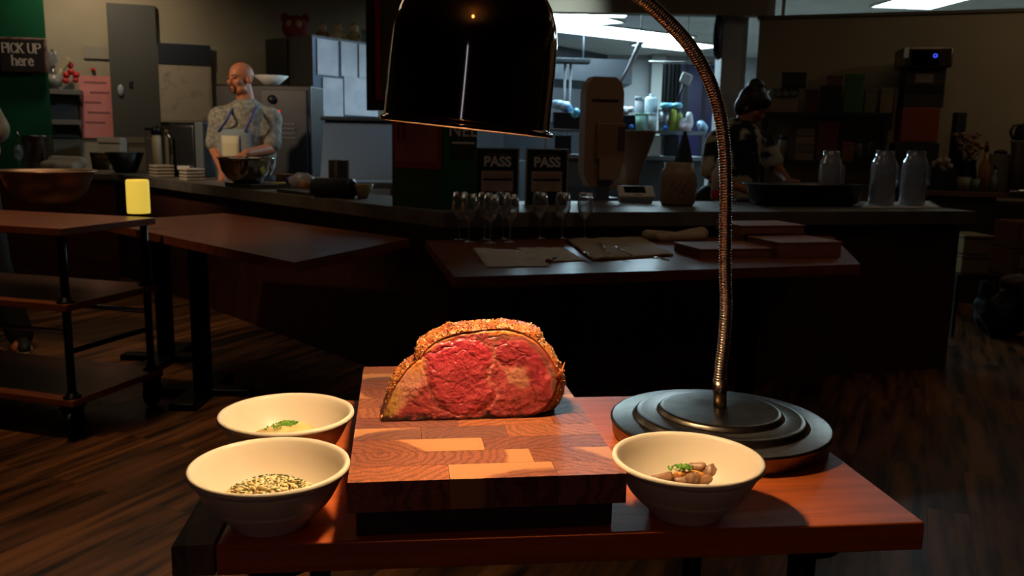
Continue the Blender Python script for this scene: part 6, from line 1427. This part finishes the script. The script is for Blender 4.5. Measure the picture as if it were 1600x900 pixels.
def hp_(x, y, z): return Mh @ Vector((x, y, z))
eyem = mat('eye_dark', (30, 20, 16), .4)
for sg in (-1, 1): fc.ell(hp_(sg*.030, -.079, .006), (.013, .006, .005), 2, Mh.to_3x3().normalized())
obj('eyes', fc, eyem, person)
br = G()
for sg in (-1, 1): br.cap(hp_(sg*.014, -.091, .026), hp_(sg*.046, -.080, .030), .0045, .0035)
obj('eyebrows', br, eyem, person)
be = G(); be.cap(hp_(-.022, -.093, -.043), hp_(.022, -.093, -.043), .006, .006); be.ell(hp_(0, -.078, -.086), (.024, .014, .016), 2, Mh.to_3x3().normalized()); be.cap(hp_(-.026, -.088, -.048), hp_(-.022, -.080, -.08), .005, .008); be.cap(hp_(.026, -.088, -.048), hp_(.022, -.080, -.08), .005, .008)
obj('goatee', be, mat('beard_dark', (92, 58, 42), .8), person)

# ---- woman behind the right run of the bar, looking down to the right
YW = 5.75
wd = lambda px, py, dY=0: D(px, py, YW+dY)
base = wd(1160, 200); wp = thing('person', 'person with dark bun and black and white patterned shirt stooping behind the bar','person', (base.x, YW, 0), 0)
B1_ = Vector((base.x, YW, 0)); q = lambda px, py, dY=0: wd(px, py, dY)-B1_
skd = mat('skin_brown', (150, 92, 66), .5)
g = G(); hc = q(1176, 168); Mw = Matrix.Translation(hc) @ Matrix.Rotation(math.radians(58), 4, 'Z') @ Matrix.Rotation(math.radians(28), 4, 'X') @ Matrix.Scale(.94, 4)
head(g, Mw, .94, .95); g.cap(hc+Vector((-.02, .02, -.03)), q(1152, 205, .03), .05, .06)
sL, sR = q(1122, 222, -.06), q(1190, 222, .14)
g.cap(sL, sR, .065, .065); g.cap(q(1152, 222, .04), q(1145, 290, .06), .13, .14); g.cap(q(1145, 290, .06), q(1142, 320, .06), .14, .15)
eL, wL = q(1110, 272, -.12), q(1150, 292, -.32); eR, wR_ = q(1214, 262, .10), q(1232, 284, -.18)
g.cap(sL, eL, .048, .04); g.cap(eL, wL, .038, .027); g.cap(sR, eR, .048, .04); g.cap(eR, wR_, .038, .027)
hand(g, wL, (.7, -.3, -.15), (0, 0, 1), .92, .7); hand(g, wR_, (.3, -.7, -.1), (0, 0, 1), .92, .7)
zh = q(1142, 320, .06).z
for sx_ in (-.09, .09): g.cap((sx_-.08, .06, zh), (sx_-.08, .04, .48), .09, .06); g.cap((sx_-.08, .04, .48), (sx_-.08, .08, .10), .055, .04); g.cap((sx_-.08, .08, .05), (sx_-.08, -.08, .04), .04, .035)
body = obj('body', g, skd, wp); remesh(body, .008, 3)
sh = G(); sh.cap(sL, sR, .082, .082, 3); sh.cap(q(1152, 220, .04), q(1145, 290, .06), .155, .17, 3); sh.cap(q(1145, 290, .06), q(1142, 318, .06), .17, .18, 3)
sh.cap(sL, sL.lerp(eL, .85), .085, .075, 3); sh.cap(sR, sR.lerp(eR, .75), .08, .07, 3); sh.cap(q(1154, 203, .03), q(1153, 215, .04), .06, .10, 3)
so_ = obj('shirt', sh, mat('shirt_floral', (12, 13, 18), .85, col2=(176, 166, 142), scale=7, detail=2, thr=(.47, .53)), wp); remesh(so_, .012, 5)
tr_ = G()
for sx_ in (-.09, .09): tr_.cap((sx_-.08, .06, zh+.02), (sx_-.08, .04, .48), .12, .08); tr_.cap((sx_-.08, .04, .48), (sx_-.08, .08, .10), .08, .065)
to = obj('trousers', tr_, mat('trouser_dark', 0), wp); remesh(to, .016, 3)
hr = G(); e = lambda c, r: hr.ell(Mw @ Vector(c), r, 3, Mw.to_3x3().normalized(), nz=.04, nsc=6)
e((0, .020, .050), (.090, .104, .092)); e((0, .055, -.01), (.084, .066, .085)); e((0, -.045, .075), (.07, .05, .04)); e((0, .055, .135), (.058, .056, .052)); e((.07, .01, .0), (.016, .03, .05)); e((-.07, .01, .0), (.016, .03, .05))
ho = obj('hair', hr, mat('hair_black', (14, 11, 10), .5), wp); remesh(ho, .01, 2)
# ---- person mostly outside the left edge: sleeve, arm, leg and shoe show
px0_ = U(18, 556, 0); lp = thing('person', 'person at the left edge of the frame, only a pale sleeve and a shoe showing', 'person', (px0_.x-.29, px0_.y+.10, 0), 0)
g = G(); g.cap((-.12, 0, 1.40), (.10, 0, 1.40), .06, .06); g.cap((0, 0, 1.36), (0, 0, 1.0), .13, .14); g.cap((0, 0, 1.52), (0, 0, 1.42), .055, .06)
head(g, Matrix.Translation((0, -.02, 1.64)) @ Matrix.Rotation(-.4, 4, 'Z')); 
g.cap((.17, 0, 1.38), (.20, .03, 1.12), .05, .042); g.cap((.20, .03, 1.12), (.17, -.10, .90), .04, .03); hand(g, (.17, -.10, .90), (-.1, -.4, -.8), (1, 0, 0), 1, .4)
g.cap((-.17, 0, 1.38), (-.20, .03, 1.12), .05, .042); g.cap((-.20, .03, 1.12), (-.17, -.10, .90), .04, .03); hand(g, (-.17, -.10, .90), (.1, -.4, -.8), (-1, 0, 0), 1, .4)
for sx_ in (-.09, .09): fx_ = sx_+(.18 if sx_ > 0 else 0); g.cap((sx_, 0, .95), ((sx_+fx_)/2, -.02, .50), .09, .06); g.cap(((sx_+fx_)/2, -.02, .50), (fx_, .03, .08), .05, .032); g.cap((fx_, .03, .05), (fx_+.04, -.08, .04), .03, .03)
b_ = obj('body', g, skin, lp); remesh(b_, .009, 3)
g = G(); g.cap((-.14, 0, 1.40), (.14, 0, 1.40), .08, .08, 3); g.cap((0, 0, 1.36), (0, 0, .98), .15, .16, 3); g.cap((.17, 0, 1.38), (.215, .02, 1.24), .075, .085, 3); g.cap((-.17, 0, 1.38), (-.215, .02, 1.24), .075, .085, 3)
b_ = obj('shirt', g, mat('shirt_pale', (176, 166, 144), .85, col2=(150, 140, 120), scale=18), lp); remesh(b_, .013, 3)
g = G()
for sx_ in (-.09, .09): fx_ = sx_+(.18 if sx_ > 0 else 0); g.cap((sx_, 0, .96), ((sx_+fx_)/2, -.02, .50), .125, .09, 3); g.cap(((sx_+fx_)/2, -.02, .50), (fx_, .03, .09), .09, .07, 3)
b_ = obj('trousers', g, mat('trouser_dark', 0), lp); remesh(b_, .015, 3)
hh = G(); hh.ell((0, 0, 1.69), (.085, .10, .085), 3); hh.ell((0, .04, 1.65), (.082, .075, .09), 3); b_ = obj('hair', hh, mat('hair_black', 0), lp); remesh(b_, .012, 2)
for sx_ in (-.09, .09):
    g = G(); M = Matrix.Translation((sx_+(.18 if sx_ > 0 else 0), .04, 0)) @ Matrix.Rotation(.6, 4, 'Z')
    g.cap(M @ Vector((0, .03, .055)), M @ Vector((0, -.06, .05)), .045, .042); g.cap(M @ Vector((0, -.06, .048)), M @ Vector((0, -.17, .04)), .042, .034)
    so2 = obj('shoe', g, mat('shoe_dark', (36, 34, 34), .6), lp); remesh(so2, .01, 2)
    g = G(); g.prism([M @ Vector((.047*math.cos(a_)*(1 if math.sin(a_) > 0 else .95), -.065+.145*math.sin(a_), .001)) for a_ in [2*math.pi*k/28 for k in range(28)]], (0, 0, .026)); obj('sole', g, mat('sole_white', (190, 180, 160), .6), so2)
